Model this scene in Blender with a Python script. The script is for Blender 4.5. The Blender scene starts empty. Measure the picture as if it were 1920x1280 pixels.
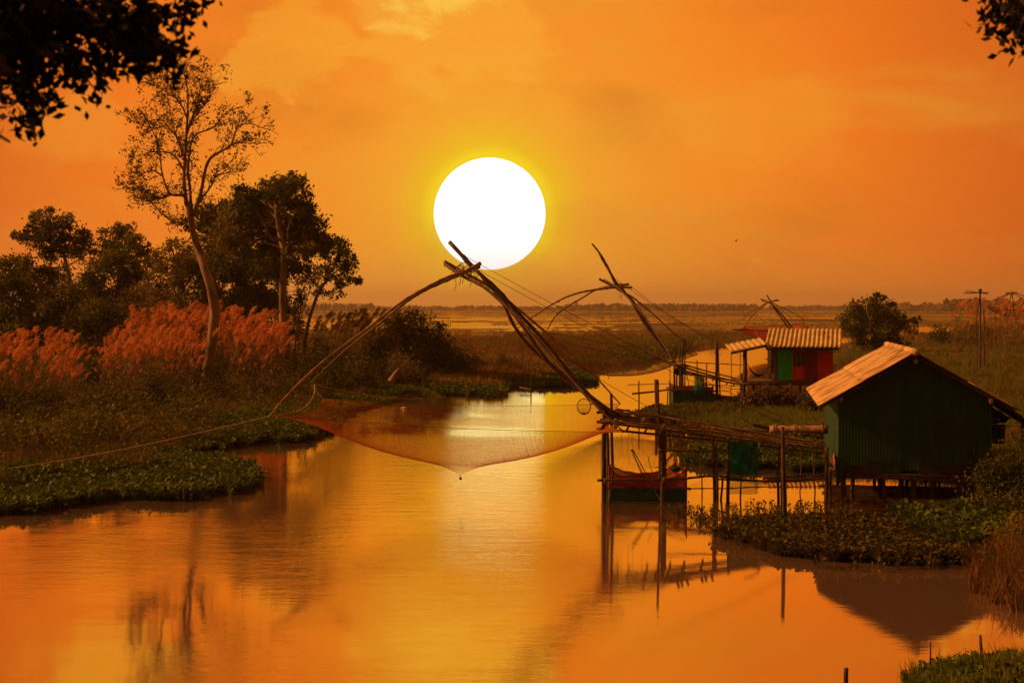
import bpy, math, random
import numpy as np
from mathutils import Vector, noise as mnoise

random.seed(7)
rng = np.random.default_rng(11)
R = math.radians
S = bpy.context.scene
COL = S.collection

# ---------------------------------------------------------------- camera
H = 4.6            # eye height above the water, metres
F = 1920 * 50 / 36.0
HZ = 577.0
cam_d = bpy.data.cameras.new('camera')
cam = bpy.data.objects.new('camera', cam_d)
COL.objects.link(cam)
cam.location = (0, 0, H)
cam.rotation_euler = (R(90), 0, 0)
cam_d.lens = 50
cam_d.sensor_width = 36
cam_d.shift_y = -(640 - HZ) / 1920.0
cam_d.clip_start = 0.1
cam_d.clip_end = 40000
cam_d.dof.use_dof = True
cam_d.dof.focus_distance = 36
cam_d.dof.aperture_fstop = 4.0
S.camera = cam
S.view_settings.view_transform = 'Standard'
S.view_settings.look = 'None'
S.view_settings.exposure = 0
S.view_settings.gamma = 1
S.cycles.use_denoising = True
S.cycles.max_bounces = 8
S.cycles.transparent_max_bounces = 24
S.cycles.caustics_reflective = False
S.cycles.caustics_refractive = False
S.cycles.sample_clamp_indirect = 4


def P(px, py, d):
    """the world point that lies d metres ahead along the sight line through a photo pixel"""
    return Vector(((px - 960) / F * d, d, H - (py - HZ) / F * d))


def G(px, py, z=0.0):
    d = (H - z) * F / (py - HZ)
    return Vector(((px - 960) / F * d, d, z))


# ---------------------------------------------------------------- sky
SUN_DIR = Vector(((918 - 960) / F, 1, (HZ - 401) / F)).normalized()
W = bpy.data.worlds.new('World')
S.world = W
W.use_nodes = True
nt = W.node_tree
nt.nodes.clear()


def N(t, **k):
    n = nt.nodes.new(t)
    for a, b in k.items():
        setattr(n, a, b)
    return n


def lk(a, b):
    nt.links.new(a, b)


def setin(n, vals):
    for i, v in vals.items():
        n.inputs[i].default_value = v


def vmath(op, a=None, b=None):
    n = N('ShaderNodeVectorMath', operation=op)
    for i, v in enumerate((a, b)):
        if v is None:
            continue
        if hasattr(v, 'links'):
            lk(v, n.inputs[i])
        else:
            n.inputs[i].default_value = v
    return n


def fmath(op, a=None, b=None, c=None, clamp=False):
    n = N('ShaderNodeMath', operation=op, use_clamp=clamp)
    for i, v in enumerate((a, b, c)):
        if v is None:
            continue
        if hasattr(v, 'links'):
            lk(v, n.inputs[i])
        else:
            n.inputs[i].default_value = v
    return n.outputs[0]


def ramp(fac, stops, interp='LINEAR'):
    n = N('ShaderNodeValToRGB')
    n.color_ramp.interpolation = interp
    el = n.color_ramp.elements
    while len(el) < len(stops):
        el.new(0.5)
    for e, (p, c) in zip(el, stops):
        e.position = p
        e.color = (c[0], c[1], c[2], 1)
    lk(fac, n.inputs[0])
    return n.outputs[0]


tc = N('ShaderNodeTexCoord')
dirn = vmath('NORMALIZE', tc.outputs['Generated']).outputs[0]
# angle from the sun, 0..1 = 0..90 degrees
dotn = vmath('DOT_PRODUCT', dirn, tuple(SUN_DIR)).outputs['Value']
ang = fmath('DIVIDE', fmath('ARCCOSINE', fmath('MINIMUM', dotn, 0.999999)), math.pi / 2)
sky = ramp(ang, [
    (0.000, (1.0, 0.80, 0.03)),
    (0.0255, (1.0, 0.76, 0.016)),
    (0.031, (0.92, 0.53, 0.016)),
    (0.045, (0.95, 0.39, 0.026)),
    (0.075, (0.95, 0.305, 0.022)),
    (0.120, (0.94, 0.250, 0.017)),
    (0.165, (0.89, 0.192, 0.013)),
    (0.225, (0.70, 0.128, 0.010)),
    (0.34, (0.50, 0.115, 0.014)),
    (0.55, (0.32, 0.110, 0.026)),
    (0.999, (0.14, 0.055, 0.018))])
# pale haze band low over the marsh
sep = N('ShaderNodeSeparateXYZ')
lk(dirn, sep.inputs[0])
el_ = sep.outputs['Z']


def mixc(fac, a, b, blend='MIX'):
    n = N('ShaderNodeMix', data_type='RGBA', blend_type=blend)
    if hasattr(fac, 'links'):
        lk(fac, n.inputs[0])
    else:
        n.inputs[0].default_value = fac
    for i, v in ((6, a), (7, b)):
        if hasattr(v, 'links'):
            lk(v, n.inputs[i])
        else:
            n.inputs[i].default_value = (*v, 1)
    return n.outputs[2]


def maprange(v, a, b, c, d, smooth=True):
    n = N('ShaderNodeMapRange', interpolation_type='SMOOTHSTEP' if smooth else 'LINEAR')
    lk(v, n.inputs[0])
    for i, x in enumerate((a, b, c, d)):
        n.inputs[i + 1].default_value = x
    return n.outputs[0]


def noisetex(vec, scale, detail=6, rough=0.55, dist=0.0, stretch=(1, 1, 1)):
    m = N('ShaderNodeMapping')
    m.inputs['Scale'].default_value = stretch
    lk(vec, m.inputs[0])
    n = N('ShaderNodeTexNoise')
    setin(n, {'Scale': scale, 'Detail': detail, 'Roughness': rough, 'Distortion': dist})
    lk(m.outputs[0], n.inputs['Vector'])
    return n.outputs['Fac']


# broad soft clouds
n1 = noisetex(dirn, 5.0, 5, 0.5, 0.3, (1, 1, 3.0))
sky = mixc(maprange(n1, 0.50, 0.72, 0, 0.55), sky, (0.80, 0.33, 0.030))
n2 = noisetex(dirn, 4.2, 6, 0.55, 0.2, (1.0, 1.3, 3.4))
sky = mixc(maprange(n2, 0.50, 0.70, 0, 0.60), sky, (0.70, 0.185, 0.014))


def cloud_mask(px, py, rad, thr, soft, scale, seed, gain=1.6):
    c = Vector(((px - 960) / F, 1, (HZ - py) / F)).normalized()
    off = vmath('SUBTRACT', dirn, tuple(c))
    sq = vmath('MULTIPLY', off.outputs[0], (1.0, 1.0, 1.6))
    dist = vmath('LENGTH', sq.outputs[0]).outputs['Value']
    core = maprange(dist, 0, rad / F, 1, 0, False)
    sh = vmath('ADD', dirn, (seed, seed * 0.7, seed * 1.3)).outputs[0]
    nn = noisetex(sh, scale, 9, 0.6, 0.4, (1, 1, 1.5))
    v = fmath('ADD', core, fmath('MULTIPLY', fmath('SUBTRACT', nn, 0.5), gain))
    return maprange(v, thr, thr + soft, 0, 1)


sky = mixc(fmath('MULTIPLY', cloud_mask(540, 100, 250, 0.36, 0.20, 15, 1.7, 1.9), 0.38), sky, (0.97, 0.45, 0.035))
sky = mixc(fmath('MULTIPLY', cloud_mask(140, 240, 220, 0.45, 0.4, 14, 8.7), 0.35), sky, (0.90, 0.36, 0.03))
sky = mixc(fmath('MULTIPLY', cloud_mask(1180, 205, 250, 0.45, 0.5, 10, 3.1), 0.22), sky, (0.62, 0.20, 0.015))
sky = mixc(fmath('MULTIPLY', cloud_mask(1420, 215, 330, 0.40, 0.4, 11, 5.1), 0.30), sky, (0.92, 0.37, 0.03))
# unseen bright clouds added above the frame for their reflection in the river
sky = mixc(fmath('MULTIPLY', cloud_mask(850, -110, 330, 0.36, 0.22, 14, 2.3, 1.7), 0.85), sky, (1.0, 0.60, 0.08))
sky = mixc(fmath('MULTIPLY', cloud_mask(230, -90, 230, 0.32, 0.3, 13, 6.3, 1.6), 0.6), sky, (0.95, 0.50, 0.06))
sky = mixc(fmath('MULTIPLY', cloud_mask(850, 50, 280, 0.36, 0.22, 13, 4.4, 1.8), 0.32), sky, (1.0, 0.50, 0.05))  # faint cloud added lower down to brighten the river's reflection
# light band at the skyline
sky = mixc(fmath('MULTIPLY', maprange(fmath('ABSOLUTE', el_), 0.0, 0.055, 0.32, 0), maprange(ang, 0.0, 0.28, 1, 0.15)), sky, (0.93, 0.47, 0.06))
bg = N('ShaderNodeBackground')
lk(sky, bg.inputs[0])
bg.inputs[1].default_value = 1.0
out = N('ShaderNodeOutputWorld')
lk(bg.outputs[0], out.inputs[0])

# ---------------------------------------------------------------- sun lamp
sl = bpy.data.lights.new('sun_lamp', 'SUN')
sun = bpy.data.objects.new('sun_lamp', sl)
COL.objects.link(sun)
sl.energy = 5.0
sl.angle = R(1.2)
sl.color = (1.0, 0.43, 0.14)
LIGHT_FROM = Vector((-0.78, 0.07, 0.44)).normalized()
sun.rotation_euler = (-LIGHT_FROM).to_track_quat('-Z', 'Y').to_euler()


# ---------------------------------------------------------------- materials
MATS = {}


def mat(name, a, b=None, scale=4.0, rough=0.8, metal=0.0, bump=0.0, bscale=None, transl=0.0, attr=False,
        stretch=(1, 1, 1), spec=0.3, c=None, detail=5):
    """noise-varied Principled surface; attr=True mixes by the per-leaf random value"""
    global nt
    m = bpy.data.materials.new(name)
    m.use_nodes = True
    nt = m.node_tree
    nt.nodes.clear()
    b = b or a
    o = N('ShaderNodeOutputMaterial')
    p = N('ShaderNodeBsdfPrincipled')
    setin(p, {'Roughness': rough, 'Metallic': metal, 'Specular IOR Level': spec})
    t = N('ShaderNodeTexCoord')
    fac = noisetex(t.outputs['Object'], scale, detail, 0.6, 0.1, stretch)
    if attr:
        at = N('ShaderNodeAttribute', attribute_name='rnd')
        f2 = fmath('ADD', fmath('MULTIPLY', at.outputs['Fac'], 0.75), fmath('MULTIPLY', fac, 0.4), clamp=True)
    else:
        f2 = maprange(fac, 0.32, 0.68, 0, 1)
    if c:
        colr = ramp(f2, [(0, a), (0.55, b), (1, c)])
    else:
        colr = mixc(f2, a, b)
    lk(colr, p.inputs['Base Color'])
    if bump:
        fb = noisetex(t.outputs['Object'], bscale or scale * 3, 5, 0.6, 0, stretch)
        bn = N('ShaderNodeBump')
        setin(bn, {'Strength': bump, 'Distance': 0.03})
        lk(fb, bn.inputs['Height'])
        lk(bn.outputs[0], p.inputs['Normal'])
    if transl:
        tr = N('ShaderNodeBsdfTranslucent')
        lk(colr, tr.inputs[0])
        mx = N('ShaderNodeMixShader')
        mx.inputs[0].default_value = transl
        lk(p.outputs[0], mx.inputs[1])
        lk(tr.outputs[0], mx.inputs[2])
        lk(mx.outputs[0], o.inputs[0])
    else:
        lk(p.outputs[0], o.inputs[0])
    MATS[name] = m
    return m


mat('leaf_dark', (0.026, 0.032, 0.006), (0.090, 0.090, 0.015), 0.8, 0.6, transl=0.35, attr=True, c=(0.22, 0.15, 0.028), spec=0.1)
mat('leaf_olive', (0.045, 0.045, 0.010), (0.13, 0.105, 0.022), 0.8, 0.6, transl=0.3, attr=True, c=(0.25, 0.155, 0.035), spec=0.1)
mat('leaf_sparse', (0.035, 0.030, 0.008), (0.10, 0.07, 0.02), 0.8, 0.6, transl=0.3, attr=True, c=(0.18, 0.10, 0.03))
mat('leaf_unlit', (0.006, 0.006, 0.002), (0.014, 0.010, 0.004), 3, 0.7, attr=True, spec=0.1)  # near-black colour puts the lack of light on the near boughs into the leaves
mat('hyacinth', (0.020, 0.034, 0.004), (0.070, 0.105, 0.010), 2.5, 0.6, transl=0.3, attr=True, c=(0.17, 0.15, 0.02), spec=0.12)
mat('hyacinth_brown', (0.018, 0.020, 0.005), (0.065, 0.058, 0.010), 2.5, 0.6, transl=0.3, attr=True, c=(0.17, 0.09, 0.022), spec=0.12)
mat('grass_green', (0.04, 0.050, 0.007), (0.13, 0.15, 0.018), 0.5, 0.7, transl=0.3, attr=True, c=(0.27, 0.22, 0.04), spec=0.1)
mat('grass_brown', (0.05, 0.030, 0.008), (0.15, 0.078, 0.020), 0.25, 0.7, transl=0.3, attr=True, c=(0.28, 0.13, 0.035), spec=0.1)
mat('grass_gold', (0.10, 0.06, 0.014), (0.24, 0.13, 0.025), 0.1, 0.7, transl=0.3, attr=True, c=(0.36, 0.19, 0.04))
mat('reed_plume', (0.32, 0.11, 0.03), (0.64, 0.23, 0.06), 0.6, 0.8, transl=0.4, attr=True, c=(0.85, 0.38, 0.12))
mat('reed_stem', (0.05, 0.035, 0.010), (0.14, 0.085, 0.022), 0.6, 0.7, transl=0.25, attr=True, c=(0.24, 0.13, 0.04))
mat('bark_pale', (0.10, 0.055, 0.030), (0.34, 0.20, 0.115), 1.6, 0.85, bump=0.7, stretch=(1, 1, 0.35))
mat('bark_dark', (0.04, 0.025, 0.014), (0.12, 0.07, 0.038), 2.0, 0.9, bump=0.6, stretch=(1, 1, 0.3))
mat('bamboo', (0.17, 0.085, 0.032), (0.40, 0.215, 0.085), 5.0, 0.5, bump=0.25)
mat('bamboo_dark', (0.045, 0.022, 0.011), (0.14, 0.068, 0.028), 5.0, 0.6, bump=0.3)
mat('old_wood', (0.030, 0.018, 0.011), (0.115, 0.062, 0.032), 6.0, 0.85, bump=0.6, stretch=(1, 1, 0.25))
mat('plank_wood', (0.06, 0.032, 0.018), (0.22, 0.115, 0.055), 5.0, 0.8, bump=0.5)
mat('grey_wood', (0.10, 0.085, 0.07), (0.26, 0.22, 0.18), 6.0, 0.8, bump=0.5)
mat('rope', (0.20, 0.11, 0.06), (0.42, 0.25, 0.13), 30, 0.9)
mat('rope_dark', (0.03, 0.02, 0.01), (0.06, 0.035, 0.02), 30, 0.9)
mat('net_thread', (0.66, 0.22, 0.035), (0.76, 0.28, 0.05), 3, 0.8, transl=0.5)
mat('net_brown', (0.16, 0.08, 0.03), (0.22, 0.11, 0.04), 3, 0.8)
mat('net_red', (0.50, 0.07, 0.025), (0.60, 0.10, 0.03), 3, 0.8)
mat('net_orange', (0.60, 0.10, 0.025), (0.70, 0.15, 0.035), 3, 0.8, transl=0.45)
mat('net_teal', (0.004, 0.22, 0.17), (0.01, 0.33, 0.26), 3, 0.7, transl=0.4)
mat('teal_tarp', (0.010, 0.060, 0.045), (0.020, 0.11, 0.08), 4, 0.6, bump=0.3)
mat('black_line', (0.015, 0.01, 0.006), (0.03, 0.02, 0.01), 3, 0.7)
mat('sheet_roof', (0.24, 0.13, 0.05), (0.50, 0.32, 0.13), 1.7, 0.65, bump=0.12, bscale=9, c=(0.62, 0.42, 0.18), spec=0.15, detail=9)
mat('roof_old', (0.42, 0.27, 0.10), (0.60, 0.42, 0.16), 1.8, 0.65, bump=0.15, bscale=9)
mat('rust', (0.20, 0.06, 0.02), (0.34, 0.12, 0.04), 6, 0.8)
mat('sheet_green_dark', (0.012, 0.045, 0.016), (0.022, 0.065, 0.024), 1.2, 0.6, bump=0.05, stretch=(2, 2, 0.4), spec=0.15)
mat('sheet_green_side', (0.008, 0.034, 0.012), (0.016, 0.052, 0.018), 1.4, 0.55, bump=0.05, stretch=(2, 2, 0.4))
mat('sheet_patch', (0.016, 0.040, 0.014), (0.024, 0.045, 0.016), 2.5, 0.6, spec=0.15)
mat('sheet_brown', (0.026, 0.022, 0.008), (0.045, 0.03, 0.012), 2.5, 0.8, spec=0.1)
mat('sheet_green', (0.02, 0.44, 0.05), (0.04, 0.54, 0.07), 2, 0.5, bump=0.05)
mat('sheet_red', (0.62, 0.022, 0.012), (0.76, 0.040, 0.018), 2, 0.5, bump=0.05)
mat('sheet_maroon', (0.20, 0.016, 0.03), (0.27, 0.024, 0.04), 2, 0.5, bump=0.05)
mat('glass_dark', (0.02, 0.025, 0.02), (0.035, 0.035, 0.025), 3, 0.15, spec=0.6)
mat('tarp_black', (0.010, 0.006, 0.004), (0.022, 0.014, 0.009), 2, 0.7, bump=0.3)
mat('metal_grey', (0.12, 0.10, 0.08), (0.2, 0.17, 0.14), 8, 0.5, metal=0.6)
mat('white_foam', (0.55, 0.48, 0.42), (0.75, 0.68, 0.62), 6, 0.8)
mat('feather', (0.02, 0.014, 0.01), (0.04, 0.03, 0.02), 6, 0.8)

# ---------------------------------------------------------------- builders
def tag(o, label=None, cat=None, group=None, kind=None):
    if label: o['label'] = label
    if cat: o['category'] = cat
    if group: o['group'] = group
    if kind: o['kind'] = kind
    return o


def thing(name, label, cat, loc=(0, 0, 0), group=None):
    o = bpy.data.objects.new(name, None)
    COL.objects.link(o)
    o.location = loc
    o.empty_display_size = 0.3
    return tag(o, label, cat, group)


def root_loc(o):
    v = Vector(o.location)
    while o.parent:
        o = o.parent
        v = v + Vector(o.location)
    return v


def link_mesh(name, me, m, parent=None, loc=None, smooth=False):
    o = bpy.data.objects.new(name, me)
    COL.objects.link(o)
    ms = m if isinstance(m, (list, tuple)) else [m]
    for x in ms:
        me.materials.append(MATS[x] if isinstance(x, str) else x)
    base = Vector((0, 0, 0))
    if parent is not None:
        o.parent = parent
        base = root_loc(parent)
    elif loc is not None:
        o.location = loc
        base = Vector(loc)
    n = len(me.vertices)
    co = np.empty(n * 3, dtype=np.float32)
    me.vertices.foreach_get('co', co)
    co = co.reshape(-1, 3) - np.array(base, dtype=np.float32)
    me.vertices.foreach_set('co', co.ravel())
    if smooth:
        me.polygons.foreach_set('use_smooth', [True] * len(me.polygons))
    me.update()
    return o


class MB:
    """collects world-space shapes, then links them as one mesh object"""
    def __init__(s):
        s.v = []
        s.f = []

    def tube(s, pts, rad, n=7, nodes=0.0, jitter=0.0):
        pts = [Vector(p) for p in pts]
        m = len(pts)
        rad = list(rad) if hasattr(rad, '__len__') else [rad] * m
        b = len(s.v)
        t0 = (pts[1] - pts[0]).normalized()
        ref = Vector((0, 0, 1)) if abs(t0.z) < 0.9 else Vector((1, 0, 0))
        u = t0.cross(ref).normalized()
        for i, p in enumerate(pts):
            t = (pts[min(i + 1, m - 1)] - pts[max(i - 1, 0)]).normalized()
            u = (u - t * u.dot(t)).normalized()
            w = t.cross(u)
            for k in range(n):
                a = 2 * math.pi * k / n
                r = rad[i] * (1 + random.uniform(-jitter, jitter))
                s.v.append(p + (u * math.cos(a) + w * math.sin(a)) * r)
        for i in range(m - 1):
            for k in range(n):
                k2 = (k + 1) % n
                s.f.append((b + i * n + k, b + i * n + k2, b + (i + 1) * n + k2, b + (i + 1) * n + k))
        s.f.append(tuple(b + k for k in reversed(range(n))))
        s.f.append(tuple(b + (m - 1) * n + k for k in range(n)))
        return s

    def quad(s, a, b, c, d):
        i = len(s.v)
        s.v += [Vector(a), Vector(b), Vector(c), Vector(d)]
        s.f.append((i, i + 1, i + 2, i + 3))
        return s

    def box(s, o, ex, ey, ez):
        """corner o and three edge vectors"""
        o, ex, ey, ez = Vector(o), Vector(ex), Vector(ey), Vector(ez)
        i = len(s.v)
        s.v += [o, o + ex, o + ex + ey, o + ey, o + ez, o + ex + ez, o + ex + ey + ez, o + ey + ez]
        for q in ((0, 3, 2, 1), (4, 5, 6, 7), (0, 1, 5, 4), (1, 2, 6, 5), (2, 3, 7, 6), (3, 0, 4, 7)):
            s.f.append(tuple(i + k for k in q))
        return s

    def grid(s, fn, nu, nv):
        b = len(s.v)
        for j in range(nv + 1):
            for i in range(nu + 1):
                s.v.append(Vector(fn(i / nu, j / nv)))
        for j in range(nv):
            for i in range(nu):
                q = b + j * (nu + 1) + i
                s.f.append((q, q + 1, q + nu + 2, q + nu + 1))
        return s

    def build(s, name, m, parent=None, smooth=False, loc=None, thick=0.0):
        me = bpy.data.meshes.new(name)
        me.from_pydata([tuple(x) for x in s.v], [], s.f)
        o = link_mesh(name, me, m, parent, loc, smooth)
        if thick:
            md = o.modifiers.new('thickness', 'SOLIDIFY')
            md.thickness = thick
            md.offset = 0
        return o


def spline(pts, n=24, rad=None):
    """Catmull-Rom through 3D points (and radii)"""
    pts = [Vector(p) for p in pts]
    q = [pts[0] * 2 - pts[1]] + pts + [pts[-1] * 2 - pts[-2]]
    res, rr = [], []
    seg = len(pts) - 1
    for i in range(n + 1):
        t = i / n * seg
        k = min(int(t), seg - 1)
        f = t - k
        a, b, c, d = q[k], q[k + 1], q[k + 2], q[k + 3]
        res.append(0.5 * ((2 * b) + (c - a) * f + (2 * a - 5 * b + 4 * c - d) * f * f + (3 * b - a - 3 * c + d) * f ** 3))
        if rad is not None:
            rr.append(rad[k] * (1 - f) + rad[k + 1] * f)
    return (res, rr) if rad is not None else res


def pole(mb, pts, r0, r1=None, n=18, sides=7, wob=0.0, node_every=0.0, curve=True):
    """a bamboo or timber pole with taper, slight crookedness and swollen joints"""
    r1 = r0 * 0.7 if r1 is None else r1
    pts = [Vector(p) for p in pts]
    L = sum((pts[i + 1] - pts[i]).length for i in range(len(pts) - 1))
    if node_every:
        n = max(n, int(L / node_every) * 3)
    c = spline(pts, n) if len(pts) > 2 else [pts[0].lerp(pts[1], i / n) for i in range(n + 1)]
    sd = random.uniform(0, 100)
    out_, rad = [], []
    for i, p in enumerate(c):
        t = i / n
        r = r0 * (1 - t) + r1 * t
        if node_every and i % 3 == 0:
            r *= 1.22
        w = wob * min(1, 4 * t, 4 * (1 - t) + 0.15)
        q = Vector((mnoise.noise((t * L * 0.9 + sd, 3, 1)), mnoise.noise((t * L * 0.9, sd, 5)), mnoise.noise((sd, t * L * 0.9, 9)) * 0.6)) * w
        out_.append(p + q)
        rad.append(r)
    mb.tube(out_, rad, sides)
    return out_


# --- fast numpy meshes of quads
def np_mesh(name, V, Q, m, parent=None, loc=None, rnd=None, smooth=False):
    V = np.asarray(V, dtype=np.float32)
    Q = np.asarray(Q, dtype=np.int32)
    me = bpy.data.meshes.new(name)
    me.vertices.add(len(V))
    me.vertices.foreach_set('co', V.ravel())
    me.loops.add(Q.size)
    me.loops.foreach_set('vertex_index', Q.ravel())
    me.polygons.add(len(Q))
    me.polygons.foreach_set('loop_start', np.arange(0, Q.size, 4, dtype=np.int32))
    me.polygons.foreach_set('loop_total', np.full(len(Q), 4, dtype=np.int32))
    me.update(calc_edges=True)
    if rnd is not None:
        a = me.attributes.new('rnd', 'FLOAT', 'POINT')
        a.data.foreach_set('value', np.asarray(rnd, dtype=np.float32))
    return link_mesh(name, me, m, parent, loc, smooth)


def instances(protos, pos, rot, scl, lean=None):
    """protos: list of (V, Q); returns merged V, Q, rnd"""
    Vs, Qs, Rs = [], [], []
    off = 0
    n = len(pos)
    pick = rng.integers(0, len(protos), n)
    scl = np.asarray(scl, dtype=float)
    if scl.ndim == 1:
        scl = np.repeat(scl[:, None], 3, 1)
    for k, (pv, pq) in enumerate(protos):
        idx = np.where(pick == k)[0]
        if not len(idx):
            continue
        c, s_ = np.cos(rot[idx]), np.sin(rot[idx])
        v = pv[None] * scl[idx][:, None, :]
        x = v[..., 0] * c[:, None] - v[..., 1] * s_[:, None]
        y = v[..., 0] * s_[:, None] + v[..., 1] * c[:, None]
        z = v[..., 2]
        if lean is not None:
            x = x + z * lean[idx][:, None, 0]
            y = y + z * lean[idx][:, None, 1]
        w = np.stack([x, y, z], -1) + pos[idx][:, None, :]
        Vs.append(w.reshape(-1, 3))
        q = pq[None] + (np.arange(len(idx)) * len(pv))[:, None, None] + off
        Qs.append(q.reshape(-1, 4))
        r = np.clip(rng.random(len(idx))[:, None] * 0.6 + rng.random((len(idx), len(pv) // 4 + 1)).repeat(4, 1)[:, :len(pv)] * 0.4, 0, 1)
        Rs.append(r.ravel())
        off += len(idx) * len(pv)
    return np.concatenate(Vs), np.concatenate(Qs), np.concatenate(Rs)


def leaf_cloud(centres, sizes, droop=0.0, aspect=0.45, flat=0.0):
    """one diamond leaf quad per centre, random orientation"""
    n = len(centres)
    a = rng.normal(size=(n, 3))
    a[:, 2] = a[:, 2] * (1 - flat) - droop
    a /= np.linalg.norm(a, axis=1)[:, None]
    b = rng.normal(size=(n, 3))
    b -= a * (a * b).sum(1)[:, None]
    b /= np.linalg.norm(b, axis=1)[:, None]
    s = np.asarray(sizes)[:, None]
    V = np.empty((n, 4, 3))
    V[:, 0] = centres - a * s * 0.5
    V[:, 1] = centres + b * s * aspect * 0.5
    V[:, 2] = centres + a * s * 0.5
    V[:, 3] = centres - b * s * aspect * 0.5
    return V.reshape(-1, 3), np.arange(n * 4).reshape(-1, 4)


def blade_proto(nb, h, w, spread, curl, segs=2, root=0.1, hv=0.4):
    V, Q = [], []
    for _ in range(nb):
        a = random.uniform(0, 2 * math.pi)
        r = random.uniform(0, root)
        bx, by = r * math.cos(a * 3.1), r * math.sin(a * 3.1)
        hh = h * random.uniform(1 - hv, 1)
        sp = spread * random.uniform(0.2, 1)
        dx, dy = math.cos(a), math.sin(a)
        ta = random.uniform(0, math.pi)
        wx, wy = math.cos(ta), math.sin(ta)
        b = len(V)
        for i in range(segs + 1):
            t = i / segs
            o = sp * (t * (1 - curl) + curl * t * t)
            z = hh * (t - 0.35 * curl * t * t)
            ww = w * (1 - t * 0.85) * 0.5
            V.append((bx + dx * o - wx * ww, by + dy * o - wy * ww, z))
            V.append((bx + dx * o + wx * ww, by + dy * o + wy * ww, z))
        for i in range(segs):
            q = b + 2 * i
            Q.append((q, q + 1, q + 3, q + 2))
    return np.array(V), np.array(Q)


def hyacinth_proto(nl=8):
    V, Q = [], []
    size = random.uniform(0.55, 1.25)
    for _ in range(nl):
        a = random.uniform(0, 2 * math.pi)
        dx, dy = math.cos(a), math.sin(a)
        hh = random.uniform(0.10, 0.34)
        o = random.uniform(0.04, 0.20)
        tilt = random.uniform(0.2, 1.3)
        w = random.uniform(0.05, 0.085) * size
        L = w * random.uniform(1.8, 2.4)
        px_, py_ = -dy, dx
        ux, uy, uz = dx * math.cos(tilt), dy * math.cos(tilt), math.sin(tilt)
        b = len(V)
        # petiole
        V += [(dx * 0.02 - px_ * 0.008, dy * 0.02 - py_ * 0.008, -0.05), (dx * 0.02 + px_ * 0.008, dy * 0.02 + py_ * 0.008, -0.05),
              (dx * o + px_ * 0.006, dy * o + py_ * 0.006, hh), (dx * o - px_ * 0.006, dy * o - py_ * 0.006, hh)]
        Q.append((b, b + 1, b + 2, b + 3))
        # blade: two quads making a cupped round leaf
        b = len(V)
        st = [(0.0, 0.35), (0.45, 1.0), (0.85, 0.75), (1.0, 0.2)]
        for t, ww in st:
            cx, cy, cz = dx * o + ux * L * t, dy * o + uy * L * t, hh + uz * L * t
            V += [(cx - px_ * w * ww, cy - py_ * w * ww, cz + 0.012 * ww), (cx + px_ * w * ww, cy + py_ * w * ww, cz + 0.012 * ww)]
        for i in range(3):
            q = b + 2 * i
            Q.append((q, q + 1, q + 3, q + 2))
    return np.array(V), np.array(Q)


def plume_proto(h):
    """one reed: stem with long leaves (first) and a feathery drooping plume (second)"""
    V, Q = [], []
    lean = random.uniform(0.05, 0.25)
    def axis(t):
        return (lean * h * t * t, 0.03 * h * math.sin(t * 3), h * t)
    b = 0
    ns = 5
    for i in range(ns + 1):
        t = i / ns
        x, y, z = axis(t)
        V += [(x, y - 0.011, z), (x, y + 0.011, z)]
    for i in range(ns):
        Q.append((2 * i, 2 * i + 1, 2 * i + 3, 2 * i + 2))
    for _ in range(11):
        t0 = random.uniform(0.02, 0.8)
        x, y, z = axis(t0)
        a = random.uniform(0, 2 * math.pi)
        L = random.uniform(0.7, 1.3)
        b = len(V)
        for i in range(4):
            t = i / 3
            o = L * 0.55 * t
            zz = L * (0.75 * t - 0.75 * t * t * random.uniform(0.6, 1.1))
            ww = 0.022 * (1 - t * 0.9)
            V += [(x + math.cos(a) * o - math.sin(a) * ww, y + math.sin(a) * o + math.cos(a) * ww, z + zz),
                  (x + math.cos(a) * o + math.sin(a) * ww, y + math.sin(a) * o - math.cos(a) * ww, z + zz)]
        for i in range(3):
            q = b + 2 * i
            Q.append((q, q + 1, q + 3, q + 2))
    PV, PQ = [], []
    x0, y0, z0 = axis(1)
    Lp = random.uniform(0.5, 0.75)
    for k in range(85):
        t = random.random() ** 0.8
        cx = x0 + Lp * (0.15 * t + 0.30 * t * t)
        cy = y0 + random.uniform(-.02, .02)
        cz = z0 + Lp * (t - 0.35 * t * t)
        fl = (0.28 * math.sin(math.pi * (0.12 + 0.85 * t))) * random.uniform(0.5, 1)
        a = random.uniform(0, 2 * math.pi)
        ex = 0.35 + 0.75 * math.cos(a)
        ey = 0.75 * math.sin(a)
        ez = random.uniform(-0.35, 0.75)
        w = 0.011
        b = len(PV)
        PV += [(cx, cy, cz - w), (cx, cy, cz + w), (cx + ex * fl, cy + ey * fl, cz + ez * fl + w * .6), (cx + ex * fl + .01, cy + ey * fl, cz + ez * fl - w * .6)]
        PQ.append((b, b + 1, b + 2, b + 3))
    return (np.array(V), np.array(Q)), (np.array(PV), np.array(PQ))


# ---------------------------------------------------------------- numpy value noise
_tab = rng.random((256, 256))


def vnoise(x, y):
    xi, yi = np.floor(x).astype(int), np.floor(y).astype(int)
    fx, fy = x - xi, y - yi
    fx, fy = fx * fx * (3 - 2 * fx), fy * fy * (3 - 2 * fy)
    g = lambda a, b: _tab[a & 255, b & 255]
    return (g(xi, yi) * (1 - fx) + g(xi + 1, yi) * fx) * (1 - fy) + (g(xi, yi + 1) * (1 - fx) + g(xi + 1, yi + 1) * fx) * fy


def fbm(x, y, o=4):
    s, a, t = 0, 0.5, 0
    for i in range(o):
        s = s + a * vnoise(x * 2 ** i + 17 * i, y * 2 ** i + 5 * i)
        t += a
        a *= 0.55
    return s / t


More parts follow.
